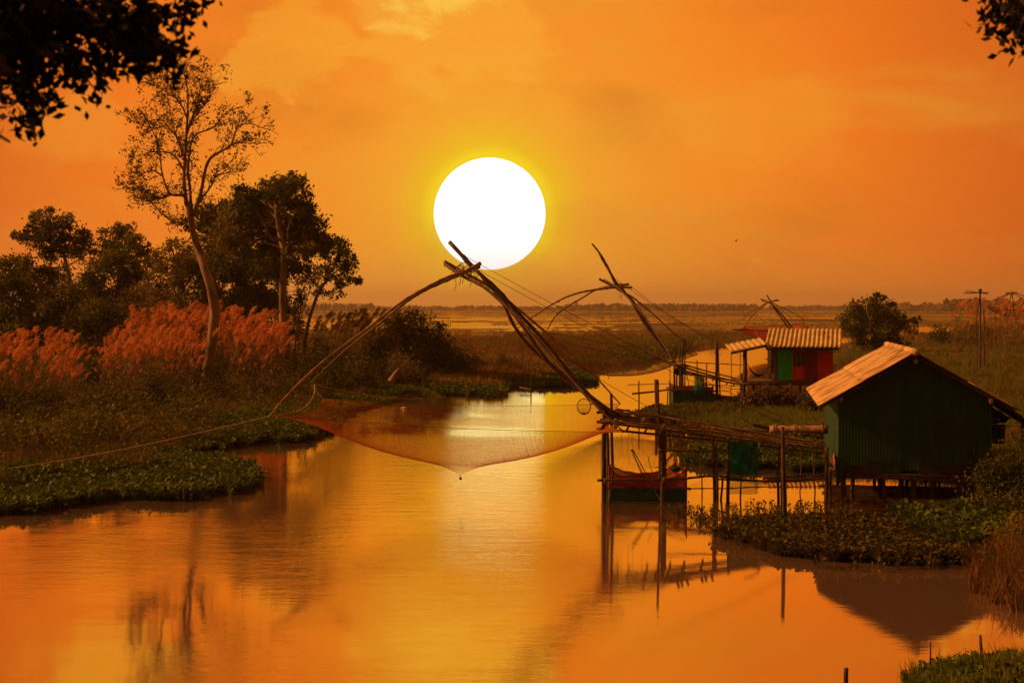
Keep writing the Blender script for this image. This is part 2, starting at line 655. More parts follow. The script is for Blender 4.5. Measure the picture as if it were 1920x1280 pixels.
# ---------------------------------------------------------------- terrain
RIVER = [(-1500, 1450), (-1500, 1010), (-400, 975), (0, 935), (150, 912), (280, 898), (345, 872), (345, 852), (420, 838), (560, 828),
         (610, 815), (640, 800), (645, 785), (670, 766), (720, 753), (790, 746), (850, 740), (905, 736), (960, 728),
         (1010, 721), (1050, 711), (1065, 702), (1110, 692), (1180, 684), (1240, 671), (1290, 655), (1400, 643),
         (1480, 636), (1560, 631), (1640, 627), (1690, 623), (1680, 633), (1600, 641), (1540, 648), (1490, 658),
         (1452, 672), (1437, 688), (1425, 703), (1400, 716), (1393, 735), (1372, 754), (1330, 765), (1250, 768),
         (1206, 776), (1214, 789), (1300, 798), (1345, 812), (1352, 835), (1330, 846), (1300, 852), (1296, 862),
         (1400, 868), (1500, 872), (1640, 876), (1790, 888), (1845, 915), (1875, 960), (1888, 1030), (1868, 1095),
         (1880, 1125), (1960, 1160), (2080, 1185), (2080, 1215), (1940, 1240), (1760, 1268), (1690, 1290),
         (1600, 1345), (1500, 1450)]
RP = np.array([(G(a, b).x, G(a, b).y) for a, b in RIVER])


def river_sdf(x, y):
    """positive on land, metres from the river's edge"""
    x = np.asarray(x, float)
    y = np.asarray(y, float)
    dmin = np.full(x.shape, 1e12)
    inside = np.zeros(x.shape, bool)
    n = len(RP)
    for i in range(n):
        ax, ay = RP[i]
        bx, by = RP[(i + 1) % n]
        ex, ey = bx - ax, by - ay
        t = np.clip(((x - ax) * ex + (y - ay) * ey) / (ex * ex + ey * ey), 0, 1)
        dd = (x - ax - t * ex) ** 2 + (y - ay - t * ey) ** 2
        dmin = np.minimum(dmin, dd)
        c = ((ay > y) != (by > y)) & (x < (bx - ax) * (y - ay) / (by - ay + 1e-12) + ax)
        inside ^= c
    d = np.sqrt(dmin)
    return np.where(inside, -d, d)


# shallow ponds out on the marsh: (px, py, half width, half height) on the ground as seen from the bank
PONDS = [(700, 606, 260, 3.2), (880, 600, 330, 1.6), (980, 611, 170, 3.2), (1060, 618, 110, 3), (820, 614, 240, 2.5),
         (640, 611, 90, 3.8), (1100, 605, 160, 1.5), (1240, 596.5, 420, 1.1), (1150, 590.8, 560, 1), (900, 594, 380, 1.1),
         (700, 598, 300, 1.5), (1480, 590.5, 260, 2), (1800, 587, 200, 1.4), (1755, 618, 46, 8.1), (1020, 625, 70, 1.5),
         (1000, 632, 30, 1.1), (2000, 598, 150, 2.5), (300, 600, 500, 3.1), (560, 616, 60, 2), (1600, 597, 90, 1),
         (930, 620, 60, 1.4), (1160, 633, 22, 0.88), (760, 587.5, 400, 0.88), (1300, 586.5, 300, 0.75)]


def height(x, y):
    x = np.asarray(x, float)
    y = np.asarray(y, float)
    d = river_sdf(x, y)
    wob = (fbm(x * 0.35, y * 0.35, 3) - 0.5) * np.clip(y * 0.03, 0.5, 3)
    d = d + wob
    h = np.where(d > 0, np.minimum(d * 0.16, 0.16 + 0.02 * np.clip(d, 0, 10)), np.maximum(d * 0.3, -0.9))
    h = h + np.where(d > 0, (fbm(x * 0.8 + 9, y * 0.8, 3) - 0.45) * 0.14, 0)
    h = np.where((d > 0) & (y > 140), h * np.clip(1 - (y - 140) / 200, 0.2, 1), h)
    yy = np.maximum(y, 1)
    py = HZ + H * F / yy
    px = x / yy * F + 960
    nz = fbm(px * 0.03, py * 0.5, 4)
    for a, b, w, hh in PONDS:
        e = ((px - a) / w) ** 2 + ((py - b) / hh) ** 2
        e = e + (nz - 0.5) * 2.6
        h = np.where((e < 1) & (y > 120), np.minimum(h, -0.25 * np.clip(1 - e, 0, 1) - 0.02), h)
    # the near bank climbs towards the viewer
    near = np.clip((14.0 - y) * 0.25, 0, 2.9) * np.clip((14.5 - y) / 2, 0, 1)
    h = np.where(y < 14.5, np.maximum(h, -0.2) + near, h)
    # left bank and the levee on the right rise gently
    return h


pys = [578.37, 578.6, 578.9]
while pys[-1] < 650:
    pys.append(pys[-1] + 0.45)
while pys[-1] < 1300:
    pys.append(pys[-1] + 2.2 + (pys[-1] - 650) * 0.004)
while pys[-1] < 5200:
    pys.append(pys[-1] * 1.05)
ds = list(H * F / (np.array(pys) - HZ)) + [1.5, 0, -3, -8, -20]
ds = np.array(ds)
pxs = np.arange(-1300, 3220, 6.0)
DX = np.maximum(ds, 9.0)
X = (pxs[None, :] - 960) / F * DX[:, None]
Y = np.repeat(ds[:, None], len(pxs), 1)
Z = height(X, Y)
nr, nc = X.shape
idx = np.arange(nr * nc).reshape(nr, nc)
Q = np.stack([idx[:-1, :-1], idx[1:, :-1], idx[1:, 1:], idx[:-1, 1:]], -1).reshape(-1, 4)

nt = None
m = bpy.data.materials.new('marsh_ground')
m.use_nodes = True
nt = m.node_tree
nt.nodes.clear()
o_ = N('ShaderNodeOutputMaterial')
p_ = N('ShaderNodeBsdfPrincipled')
setin(p_, {'Roughness': 0.9, 'Specular IOR Level': 0.1})
t_ = N('ShaderNodeTexCoord')
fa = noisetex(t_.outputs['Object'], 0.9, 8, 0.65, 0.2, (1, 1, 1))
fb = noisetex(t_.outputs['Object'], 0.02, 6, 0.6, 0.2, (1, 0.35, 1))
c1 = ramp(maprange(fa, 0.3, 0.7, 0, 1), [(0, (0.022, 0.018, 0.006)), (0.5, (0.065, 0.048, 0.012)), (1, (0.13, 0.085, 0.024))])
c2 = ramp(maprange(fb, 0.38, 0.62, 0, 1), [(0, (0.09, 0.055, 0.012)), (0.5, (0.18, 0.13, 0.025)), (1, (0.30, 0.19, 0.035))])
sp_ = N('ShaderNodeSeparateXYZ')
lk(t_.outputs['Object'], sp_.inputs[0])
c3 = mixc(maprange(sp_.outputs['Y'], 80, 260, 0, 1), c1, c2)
lk(c3, p_.inputs['Base Color'])
bb = N('ShaderNodeBump')
setin(bb, {'Strength': 0.8, 'Distance': 0.08})
lk(noisetex(t_.outputs['Object'], 5, 6, 0.7), bb.inputs['Height'])
lk(bb.outputs[0], p_.inputs['Normal'])
lk(p_.outputs[0], o_.inputs[0])
MATS['marsh_ground'] = m
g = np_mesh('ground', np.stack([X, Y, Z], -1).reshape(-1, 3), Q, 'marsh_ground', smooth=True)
tag(g, 'low marshy river banks and flat land reaching the skyline', 'ground', kind='structure')

# ---------------------------------------------------------------- river water
m = bpy.data.materials.new('river_water')
m.use_nodes = True
nt = m.node_tree
nt.nodes.clear()
o_ = N('ShaderNodeOutputMaterial')
t_ = N('ShaderNodeTexCoord')
gl = N('ShaderNodeBsdfGlossy')
gl.inputs['Color'].default_value = (0.98, 0.82, 0.30, 1)
gl.inputs['Roughness'].default_value = 0.012
df = N('ShaderNodeBsdfDiffuse')
df.inputs['Color'].default_value = (0.30, 0.17, 0.12, 1)
# ripples: fine wind ripples in patches plus long low swells
patch = noisetex(t_.outputs['Object'], 0.10, 4, 0.55, 0.6, (1, 0.45, 1))
sp2 = N('ShaderNodeSeparateXYZ')
lk(t_.outputs['Object'], sp2.inputs[0])
wind = fmath('MULTIPLY', maprange(sp2.outputs['X'], -1, 3.0, 1, 0.12), maprange(sp2.outputs['Y'], 150, 60, 0.3, 1))
wind = fmath('MULTIPLY', wind, maprange(sp2.outputs['Y'], 20, 36, 0.75, 1))
pm = fmath('MULTIPLY', maprange(patch, 0.40, 0.56, 0.15, 1.3), wind)
r1 = noisetex(t_.outputs['Object'], 1.5, 6, 0.62, 0.3, (0.5, 1.7, 1))
r2 = noisetex(t_.outputs['Object'], 9.0, 3, 0.6, 0.2, (0.6, 1.6, 1))
hgt = fmath('MULTIPLY', fmath('ADD', r1, fmath('MULTIPLY', r2, 0.35)), pm)
sw = noisetex(t_.outputs['Object'], 0.45, 3, 0.5, 0.2, (0.4, 1.4, 1))
hgt = fmath('ADD', hgt, fmath('MULTIPLY', sw, 0.35))
bb = N('ShaderNodeBump')
setin(bb, {'Strength': 1.0, 'Distance': 0.0095})
lk(hgt, bb.inputs['Height'])
lk(bb.outputs[0], gl.inputs['Normal'])
fr = N('ShaderNodeFresnel')
fr.inputs[0].default_value = 1.6
fac = maprange(fr.outputs[0], 0.0, 0.55, 0.50, 0.93, False)
mx = N('ShaderNodeMixShader')
lk(fac, mx.inputs[0])
lk(df.outputs[0], mx.inputs[1])
lk(gl.outputs[0], mx.inputs[2])
lk(mx.outputs[0], o_.inputs[0])
MATS['river_water'] = m
wv = [(-9000, -40, 0), (9000, -40, 0), (9000, 16000, 0), (-9000, 16000, 0)]
g = np_mesh('water', wv, [(0, 1, 2, 3)], 'river_water')
tag(g, 'calm murky river and marsh pools mirroring the orange sky', 'water', kind='structure')

# ---------------------------------------------------------------- the sun itself
m = bpy.data.materials.new('sun_glow')
m.use_nodes = True
nt = m.node_tree
nt.nodes.clear()
o_ = N('ShaderNodeOutputMaterial')
e_ = N('ShaderNodeEmission')
t_ = N('ShaderNodeTexCoord')
cc = mixc(maprange(noisetex(t_.outputs['Object'], 0.0016, 4, 0.5, 0.3), 0.5, 0.7, 0, 1), (1.0, 1.0, 1.0), (0.93, 0.91, 0.90))
lk(cc, e_.inputs[0])
e_.inputs[1].default_value = 1.5
lk(e_.outputs[0], o_.inputs[0])
MATS['sun_glow'] = m
DS = 12000.0
mb = MB()
sc_ = Vector((0, 0, H)) + SUN_DIR * DS
rs = DS * 104.5 / F
mb.grid(lambda u, v: (sc_.x + rs * math.sin(v * math.pi) * math.cos(u * 2 * math.pi), sc_.y + rs * math.sin(v * math.pi) * math.sin(u * 2 * math.pi), sc_.z + rs * math.cos(v * math.pi)), 96, 48)
o = mb.build('setting_sun', 'sun_glow', loc=sc_, smooth=True)
tag(o, 'huge white round sun glowing in the orange sky above the marsh', 'sun')

# ---------------------------------------------------------------- trees
def tree(name, label, path, d, crown, leaf='leaf_dark', bark='bark_dark', per=900, leaf_size=0.20, clumps=9, group=None,
         limbs=(), ddepth=1.0, droop=0.35, seed=1, z0=0.0, spread=0.26, twig_leaves=0, back=0.0, cat='tree'):
    """path: trunk (px, py, radius m); crown: blobs (px, py, r px[, share of leaves]); limbs: extra drawn boughs"""
    random.seed(seed)
    base = P(path[0][0], path[0][1], d)
    base.z = z0
    root = thing(name, label, cat, base, group)
    pts = [P(a, b, d + random.uniform(-.3, .3)) for a, b, r in path]
    pts[0] = Vector((pts[0].x, pts[0].y, z0 - 0.2))
    rad = [r for a, b, r in path]
    tb = MB()
    c, rr = spline(pts, 40, rad)
    tb.tube(c, rr, 10, jitter=0.06)
    ends = []
    for k, L in enumerate(limbs):
        off = random.uniform(-1, 1) * ddepth
        lp = []
        for i, (a, b) in enumerate(L[1:]):
            lp.append(P(a, b, d + off * i * 1.2))
        r0 = L[0]
        c2, r2 = spline(lp, 22, [r0 * (1 - 0.80 * i / (len(lp) - 1)) for i in range(len(lp))])
        tb.tube(c2, r2, 6)
        for i in range(3, len(c2)):
            ends.append((c2[i], r2[i], (c2[i] - c2[i - 1]).normalized()))
    pos, siz = [], []
    for blob in crown:
        a, b, r = blob[:3]
        sh = blob[3] if len(blob) > 3 else 1.0
        rm = r * 1.18 / F * d
        cen = P(a, b, d + random.uniform(-1 + back, 1 + back) * rm * 1.2 * ddepth)
        # a limb from the trunk into this part of the crown
        cand = [q for q in c if q.z < cen.z - rm * 0.1] or [c[len(c) // 2]]
        st = min(cand, key=lambda q: (q - cen).length + abs((cen.z - q.z) * 0.35 - rm) * 0.5)
        mid = st.lerp(cen, 0.5) + Vector((random.uniform(-.3, .3), random.uniform(-.3, .3), random.uniform(0, .5))) * rm * 0.6
        lr = max(0.03, min(rad[-1], 0.035 * rm + 0.03))
        br = spline([st, mid, cen], 8)
        tb.tube(br, [lr * (1 - 0.08 * i) for i in range(9)], 5)
        n = max(4, int(clumps * 1.5 * (0.6 + 0.8 * random.random())))
        nl = int(per * 1.9 * sh * (r / 40.0) ** 2 / n)
        for _ in range(n):
            v = Vector((random.gauss(0, 1), random.gauss(0, 1), random.gauss(0, 1)))
            v = v.normalized() * rm * random.uniform(0.45, 1.12)
            cc_ = cen + Vector((v.x, v.y, v.z * 0.85))
            tb.tube([br[5], br[5].lerp(cc_, 0.6) + Vector((0, 0, 0.1)), cc_], [lr * 0.5, lr * 0.3, 0.012], 4)
            k = max(6, int(nl * random.uniform(0.5, 1.5)))
            rc = rm * spread * random.uniform(0.7, 1.5)
            q = rng.normal(size=(k, 3)) * np.array([rc, rc, rc * 0.75]) * 0.75
            q[:, 2] -= droop * rc * rng.random(k) * 1.5
            pos.append(q + np.array(cc_))
            siz.append(rng.uniform(0.6, 1.35, k) * leaf_size)
    if twig_leaves and ends:
        for _ in range(twig_leaves):
            p, r, t = random.choice(ends)
            v = Vector((random.gauss(0, 1), random.gauss(0, 1), random.gauss(0.35, 0.7))).normalized()
            v = (v + t * 0.9).normalized()
            L = random.uniform(0.35, 1.35)
            e1 = p + v * L * 0.5 + Vector((0, 0, random.uniform(0, .12)))
            e2 = p + v * L + Vector((0, 0, random.uniform(-.1, .2)))
            tb.tube([p, e1, e2], [min(r * 0.5, 0.03), 0.014, 0.009], 4)
            for _q in range(2):
                f = random.uniform(0.4, 1)
                s_ = p.lerp(e2, f)
                e3 = s_ + Vector((random.gauss(0, .25), random.gauss(0, .25), random.gauss(.1, .22)))
                tb.tube([s_, e3], [0.010, 0.006], 3)
                if random.random() < 0.8:
                    k = random.randint(4, 12)
                    pos.append(rng.normal(size=(k, 3)) * 0.11 + np.array(e3))
                    siz.append(rng.uniform(0.5, 1.2, k) * leaf_size)
    tb.build('trunk', bark, root, smooth=True)
    if pos:
        pos = np.concatenate(pos)
        V, Q_ = leaf_cloud(pos, np.concatenate(siz), droop=droop)
        # neighbouring leaves share a tone so that the crown breaks into light and dark sprays
        tone = fbm(pos[:, 0] * 0.9 + pos[:, 1] * .6, pos[:, 2] * 0.9, 3)
        tone = np.clip((tone - 0.5) * 2.2 + 0.42 + rng.normal(size=len(pos)) * 0.18, 0, 1)
        np_mesh('crown', V, Q_, leaf, root, rnd=np.repeat(tone, 4))
    return root


tree('tall_tree', 'tallest tree, with a pale leaning trunk and a nearly bare airy crown',
     [(386, 748, .36), (388, 712, .31), (394, 668, .27), (399, 622, .25), (403, 582, .28), (396, 542, .23), (384, 505, .21), (372, 467, .20), (363, 440, .16), (356, 405, .13), (348, 372, .10)],
     72, [], 'leaf_sparse', 'bark_pale', leaf_size=0.19, twig_leaves=430, seed=3, ddepth=0.35,
     limbs=[(.12, (350, 385), (345, 340), (347, 294), (351, 228), (352, 176), (346, 137)),
            (.11, (362, 430), (358, 386), (354, 335), (347, 294), (335, 262), (312, 235), (279, 198)),
            (.09, (350, 372), (341, 366), (319, 363), (305, 330), (294, 264), (264, 207)),
            (.07, (319, 363), (300, 372), (275, 360), (256, 352)),
            (.07, (357, 422), (349, 419), (323, 415), (301, 397), (279, 378), (253, 371)),
            (.10, (362, 404), (376, 365), (389, 305), (415, 283), (433, 272), (446, 238), (470, 232), (490, 240)),
            (.07, (352, 330), (356, 280), (367, 253), (400, 239), (422, 213), (459, 198)),
            (.06, (351, 250), (360, 228), (389, 186), (404, 158)),
            (.05, (352, 225), (335, 190), (300, 165), (284, 150)),
            (.06, (345, 320), (325, 290), (290, 285), (255, 292)),
            (.06, (372, 380), (395, 350), (405, 330), (425, 325), (440, 318)),
            (.05, (433, 272), (450, 268), (470, 270)),
            (.05, (305, 330), (285, 320), (262, 330), (250, 345)),
            (.05, (347, 300), (330, 255), (318, 205), (312, 160)),
            (.05, (352, 240), (368, 200), (375, 165), (370, 145)),
            (.05, (358, 400), (372, 385), (380, 395), (396, 410)),
            (.04, (312, 235), (290, 240), (265, 235), (250, 220))])

tree('eucalyptus_tree', 'drooping tree with a pale trunk and ragged dark crown, right of the tallest tree',
     [(538, 712, .33), (538, 660, .27), (531, 605, .23), (530, 550, .22), (533, 477, .24), (525, 433, .18), (518, 393, .12)],
     83, [(500, 368, 40), (470, 375, 30), (535, 352, 30), (560, 352, 20), (556, 390, 32), (470, 410, 40), (430, 415, 28), (510, 415, 42),
          (455, 360, 22), (550, 440, 36), (590, 428, 28), (605, 455, 24), (480, 455, 40), (520, 480, 40), (440, 460, 36), (575, 385, 16, .8), (600, 440, 20), (560, 510, 20, .6),
          (565, 480, 26, .8), (500, 350, 22), (530, 335, 18), (560, 340, 14), (565, 420, 30), (585, 470, 22, .7)],
     'leaf_dark', 'bark_pale', per=1150, leaf_size=0.24, clumps=9, seed=5, droop=0.8, ddepth=1.3, back=0.9,
     limbs=[(.09, (534, 477), (541, 455), (540, 430), (548, 405)), (.08, (527, 450), (505, 440), (494, 415), (480, 395)), (.05, (530, 455), (518, 448), (500, 440))])
tree('leaning_tree', 'slender many stemmed tree leaning right with open drooping sprays at the marsh edge',
     [(566, 668, .15), (573, 630, .13), (584, 585, .11), (597, 548, .09), (610, 528, .07)],
     93, [(640, 478, 20), (655, 500, 16), (650, 525, 17), (625, 500, 18), (600, 510, 18, .6), (610, 470, 18), (632, 548, 12, .6), (585, 530, 20, .5),
          (630, 455, 16), (657, 485, 12), (600, 545, 14, .4), (645, 455, 10, .6)],
     'leaf_dark', 'bark_dark', per=1100, leaf_size=0.22, clumps=7, seed=6, droop=0.8,
     limbs=[(.07, (597, 548), (618, 522), (640, 512), (655, 500)), (.06, (560, 668), (562, 610), (575, 560), (590, 520)), (.06, (552, 668), (556, 620), (560, 560), (556, 500))])
tree('dark_tree', 'dense dark tree behind the pale trunks, reddish dead sprays in it',
     [(452, 690, .28), (450, 620, .24), (455, 550, .2), (450, 480, .16)],
     100, [(395, 405, 26), (415, 400, 30), (390, 440, 34), (430, 470, 40), (470, 500, 42), (430, 530, 42), (395, 500, 34), (480, 560, 40),
           (440, 590, 42), (500, 530, 36), (515, 580, 34), (480, 620, 40), (410, 575, 36), (355, 415, 14), (540, 560, 26, .7), (550, 610, 26, .7), (500, 480, 30)],
     'leaf_dark', 'bark_dark', per=1100, leaf_size=0.26, clumps=9, seed=7, droop=0.5)
tree('round_crowned_tree', 'dark tree with a rounded open crown standing above the thicket at far left',
     [(138, 640, .22), (134, 560, .18), (130, 520, .14), (120, 478, .11)],
     98, [(92, 410, 22), (78, 422, 20), (110, 425, 26), (45, 440, 16), (60, 435, 12), (85, 445, 26), (135, 440, 24), (120, 465, 26), (150, 455, 18), (165, 440, 10), (95, 470, 22), (160, 480, 18, .7), (30, 440, 8)],
     'leaf_dark', 'bark_dark', per=1150, leaf_size=0.23, clumps=8, seed=8)
tree('pointed_tree', 'dark tree with two small peaks between the round crowned tree and the paler thicket',
     [(225, 650, .22), (222, 560, .18), (225, 500, .14)],
     96, [(222, 430, 16), (205, 445, 22), (240, 440, 18), (255, 455, 20), (230, 465, 26), (200, 480, 28), (270, 470, 14), (240, 490, 34), (195, 510, 34), (262, 500, 28), (225, 540, 44), (190, 570, 44), (250, 560, 40), (170, 540, 34)],
     'leaf_dark', 'bark_dark', per=1050, leaf_size=0.24, clumps=9, seed=9)
tree('spreading_tree', 'broad blackish tree mass at the left edge of the left bank',
     [(60, 680, .3), (55, 600, .25), (50, 540, .2)],
     86, [(10, 505, 26), (35, 495, 22), (60, 510, 26), (95, 510, 26), (20, 545, 40), (70, 555, 44), (110, 560, 40), (30, 600, 50), (90, 610, 50), (130, 600, 34), (-40, 530, 50), (-60, 600, 60), (40, 640, 40), (110, 650, 36), (-20, 660, 50), (-120, 560, 60)],
     'leaf_dark', 'bark_dark', per=1000, leaf_size=0.25, clumps=9, seed=10)
tree('olive_tree', 'paler olive brown bushy tree left of the tall bare trunk',
     [(330, 690, .2), (332, 620, .17), (335, 560, .14)],
     88, [(325, 470, 22), (345, 465, 18), (300, 490, 24), (340, 495, 32), (365, 500, 26), (310, 525, 34), (350, 540, 36), (300, 560, 34), (380, 550, 26), (340, 580, 34), (295, 600, 30), (370, 600, 30), (285, 530, 22), (320, 610, 30)],
     'leaf_olive', 'bark_dark', per=1100, leaf_size=0.20, clumps=10, seed=11, droop=0.5)
tree('shaded_tree', 'low dark tree with thin stems above the left end of the plumed reeds',
     [(185, 700, .16), (188, 650, .14), (190, 600, .1)],
     82, [(160, 590, 34), (200, 590, 36), (240, 600, 34), (140, 630, 34), (180, 640, 34), (230, 640, 30), (265, 600, 26), (150, 670, 30), (255, 560, 24)],
     'leaf_olive', 'bark_dark', per=850, leaf_size=0.20, clumps=9, seed=12)
tree('round_bushy_tree', 'single dark round bushy tree on the marsh behind the two tin roofed huts',
     [(1640, 668, .2), (1641, 640, .17), (1640, 615, .13)],
     140, [(1630, 572, 18), (1645, 562, 12), (1612, 585, 18), (1655, 583, 20), (1675, 592, 16), (1600, 600, 18), (1632, 600, 26), (1665, 605, 24),
           (1692, 602, 12), (1610, 620, 22), (1645, 628, 26), (1680, 622, 20), (1592, 612, 12), (1625, 645, 18), (1665, 645, 18), (1705, 615, 12, .6), (1720, 600, 8, .4), (1642, 553, 5), (1600, 570, 7, .5), (1690, 640, 14, .6)],
     'leaf_dark', 'bark_dark', per=1150, leaf_size=0.34, clumps=9, seed=13, droop=0.2)


def bush(name, label, blobs, d, leaf='leaf_dark', per=700, size=0.14, seed=1, group=None, droop=0.1, z0=0.1):
    bx = sum(b[0] for b in blobs) / len(blobs)
    b0 = P(bx, 600, d)
    zb = b0.copy()
    zb.z = z0
    by = HZ + (H - z0) * F / d
    blobs = [(b_[0], b_[1] - b_[2] * .25, b_[2] * 1.3) + tuple(b_[3:]) for b_ in blobs]
    blobs = blobs + [(b_[0] + random.uniform(-6, 6), min(by - 4, b_[1] + b_[2] * 1.3), b_[2]) for b_ in blobs if b_[1] + b_[2] * 1.6 < by]
    return tree(name, label, [(bx, by, .07), (bx + 4, by - 18, .05), (bx, by - 36, .035)], d, blobs, leaf, 'bark_dark', per=per,
                leaf_size=size, clumps=10, seed=seed, droop=droop, ddepth=0.8, group=group, cat='bush', z0=z0, spread=0.36)


bush('bush', 'rounded dark green bush rising above the reeds near the marsh edge', [(745, 608, 16), (765, 600, 15), (790, 612, 20), (810, 628, 20), (780, 635, 26), (755, 632, 20), (820, 650, 18)], 88, per=1000, size=.17, seed=21)
bush('bush', 'ivy covered shrub wrapped around the foot of the tall pale trunk', [(380, 752, 20), (395, 768, 22), (372, 775, 20), (398, 745, 12)], 68, 'leaf_dark', size=.13, seed=22)
bush('bush', 'brown green bush at the waterline under the raised left arms of the big net', [(640, 705, 24), (670, 715, 26), (615, 720, 22), (650, 738, 22), (690, 735, 20)], 74, 'leaf_dark', size=.14, seed=23, per=900)
bush('bush', 'bush with a pale broken stump in front, right of the shaded shrubs', [(720, 700, 26), (750, 690, 24), (780, 700, 24), (740, 722, 22), (770, 725, 22), (705, 728, 18)], 79, 'leaf_olive', size=.14, seed=24, per=850)
bush('bush', 'low dark bush on the bank beyond the bend of the water hyacinth', [(820, 690, 22), (845, 680, 20), (860, 695, 20), (830, 710, 18), (800, 708, 16)], 86, 'leaf_dark', size=.15, seed=25, per=850)
bush('bush', 'small dark round bush alone in the brown grass beyond the big net', [(940, 680, 13), (932, 690, 12), (950, 692, 12)], 96, 'leaf_dark', size=.17, seed=26, per=1000)
bush('bush', 'small bushy clump in the golden grass right of the lone dark bush', [(885, 678, 12), (878, 688, 12), (895, 690, 12)], 100, 'leaf_dark', size=.17, seed=27, per=1000)
bush('bush', 'leafy dark bush low on the left bank in front of the plumed reeds', [(265, 735, 26), (295, 725, 24), (245, 755, 22), (310, 750, 22), (280, 765, 20), (225, 738, 20)], 62, 'leaf_olive', size=.13, seed=28, per=800)
bush('bush', 'broad low shrub between the plumed reeds and the ivy covered trunk', [(335, 740, 20), (330, 765, 20), (355, 775, 16), (315, 780, 18)], 60, 'leaf_dark', size=.12, seed=29, per=800)
bush('bush', 'dark upright shrub on the grassy bank nearest the left hyacinth mat', [(160, 800, 20), (165, 822, 18), (150, 785, 12), (178, 812, 12)], 48, 'leaf_dark', size=.10, seed=30, per=1100)
bush('bush', 'blackish shrub at the left edge of the photo above the hyacinth mat', [(20, 840, 20), (40, 820, 16), (10, 862, 22), (50, 845, 14), (50, 800, 9, .6)], 45, 'leaf_dark', size=.10, seed=31, per=1100)
bush('bush', 'leafy shrub at the water edge left of the drooping bamboo hoop', [(450, 745, 22), (480, 735, 22), (430, 765, 18), (470, 765, 20), (505, 745, 20), (540, 735, 24), (520, 760, 18)], 68, 'leaf_olive', size=.13, seed=32, per=800)
bush('bush', 'green shrub at the foot of the second pale trunk', [(590, 700, 24), (615, 690, 24), (600, 722, 20), (630, 690, 20), (610, 655, 20)], 80, 'leaf_dark', size=.16, seed=33, per=900)
bush('bush', 'dark shrub under the left thicket behind the left reeds', [(100, 700, 30), (140, 710, 30), (170, 730, 26), (120, 740, 24), (190, 700, 26)], 70, 'leaf_dark', size=.15, seed=34, per=800)
bush('bush', 'feathery overhanging shrub at the right edge beside the large green hut', [(1895, 900, 36), (1915, 870, 36), (1880, 930, 30), (1930, 930, 44), (1900, 960, 34), (1950, 880, 50), (1925, 990, 40), (1870, 955, 20, .6), (1960, 980, 50)], 31, 'leaf_dark', size=.085, seed=35, per=1500, droop=.9)
bush('bush', 'low leafy shrub at the right edge above the tall waterside reeds', [(1900, 1040, 34), (1925, 1070, 36), (1960, 1040, 50), (1890, 1090, 24, .7), (1930, 1110, 34)], 26, 'leaf_dark', size=.07, seed=36, per=1500)
bush('bush', 'dark round bush beside the far pond at the right', [(1765, 625, 12), (1775, 632, 12), (1757, 634, 10)], 165, 'leaf_dark', size=.30, seed=37, per=1000)
bush('bush', 'long low bush right of the round bush beside the far pond', [(1800, 626, 12), (1820, 622, 13), (1845, 626, 13), (1860, 630, 11)], 165, 'leaf_dark', size=.30, seed=38, per=900)
bush('bush', 'dry brown bush below the veranda of the small striped hut', [(1422, 748, 13), (1445, 744, 14), (1470, 746, 14), (1405, 754, 11), (1490, 750, 12), (1435, 756, 12)], 60, 'grass_brown', size=.16, seed=39, per=1000, droop=.6)
bush('bush', 'leafy shrub among dry grass between the small hut and the large hut', [(1515, 745, 11), (1530, 750, 11), (1510, 757, 10)], 57, 'leaf_olive', size=.13, seed=40, per=800)
bush('bush', 'leafy ground shrub beside the bamboo roll at the large hut', [(1520, 815, 12), (1535, 822, 14), (1500, 820, 12), (1535, 806, 10)], 46, 'leaf_olive', size=.10, seed=41, per=900)

bush('bush', 'mid brown shrub on the bank below the left end of the big reed stand', [(190, 770, 24), (215, 780, 22), (165, 765, 20), (200, 800, 18)], 56, 'leaf_olive', size=.12, seed=42, per=800)
bush('bush', 'tall dark shrub rising just left of the ivy covered trunk foot', [(335, 715, 22), (350, 730, 20), (318, 735, 20)], 69, 'leaf_dark', size=.13, seed=43, per=900)
bush('bush', 'leafy shrub close right of the ivy covered trunk foot', [(425, 725, 22), (440, 740, 20), (412, 745, 18)], 69, 'leaf_olive', size=.13, seed=44, per=850)
bush('bush', 'low spreading shrub at the left edge under the left reeds', [(30, 770, 26), (70, 765, 24), (0, 785, 26), (100, 780, 20), (-40, 770, 30)], 54, 'leaf_dark', size=.12, seed=45, per=900)
bush('bush', 'small brown shrub midway along the bank above the hyacinth fringe', [(300, 800, 16), (325, 806, 16), (280, 808, 14)], 51, 'leaf_olive', size=.10, seed=46, per=900)
bush('bush', 'dark shrub directly above the left foot of the big net arms', [(560, 742, 20), (590, 748, 20), (610, 742, 18), (540, 752, 16)], 66, 'leaf_dark', size=.13, seed=47, per=900)

bush('bush', 'dark shrub filling the gap between the faded reeds and the rounded green bush', [(690, 650, 20), (710, 665, 22), (680, 680, 20), (720, 640, 16)], 86, 'leaf_dark', size=.16, seed=48, per=900)
bush('bush', 'olive shrub below the rounded green bush by the marsh', [(770, 672, 20), (795, 680, 20), (750, 685, 18)], 85, 'leaf_olive', size=.16, seed=49, per=850)
bush('bush', 'dark shrub on the right shoulder of the rounded green bush', [(835, 660, 18), (850, 678, 18), (828, 685, 18)], 87, 'leaf_dark', size=.16, seed=50, per=900)
bush('bush', 'lowest rightmost shrub where the wooded bank meets the golden grass', [(868, 690, 14), (882, 700, 13), (858, 704, 14)], 88, 'leaf_olive', size=.16, seed=51, per=850)
bush('bush', 'brown green shrub behind the lower left net arm, left of the pale stump', [(655, 690, 20), (640, 672, 18), (672, 705, 18)], 80, 'leaf_olive', size=.15, seed=52, per=850)

# ---------------------------------------------------------------- plumed reeds
protos = [plume_proto(h) for h in (2.5, 2.8, 3.1, 2.9, 3.3)]


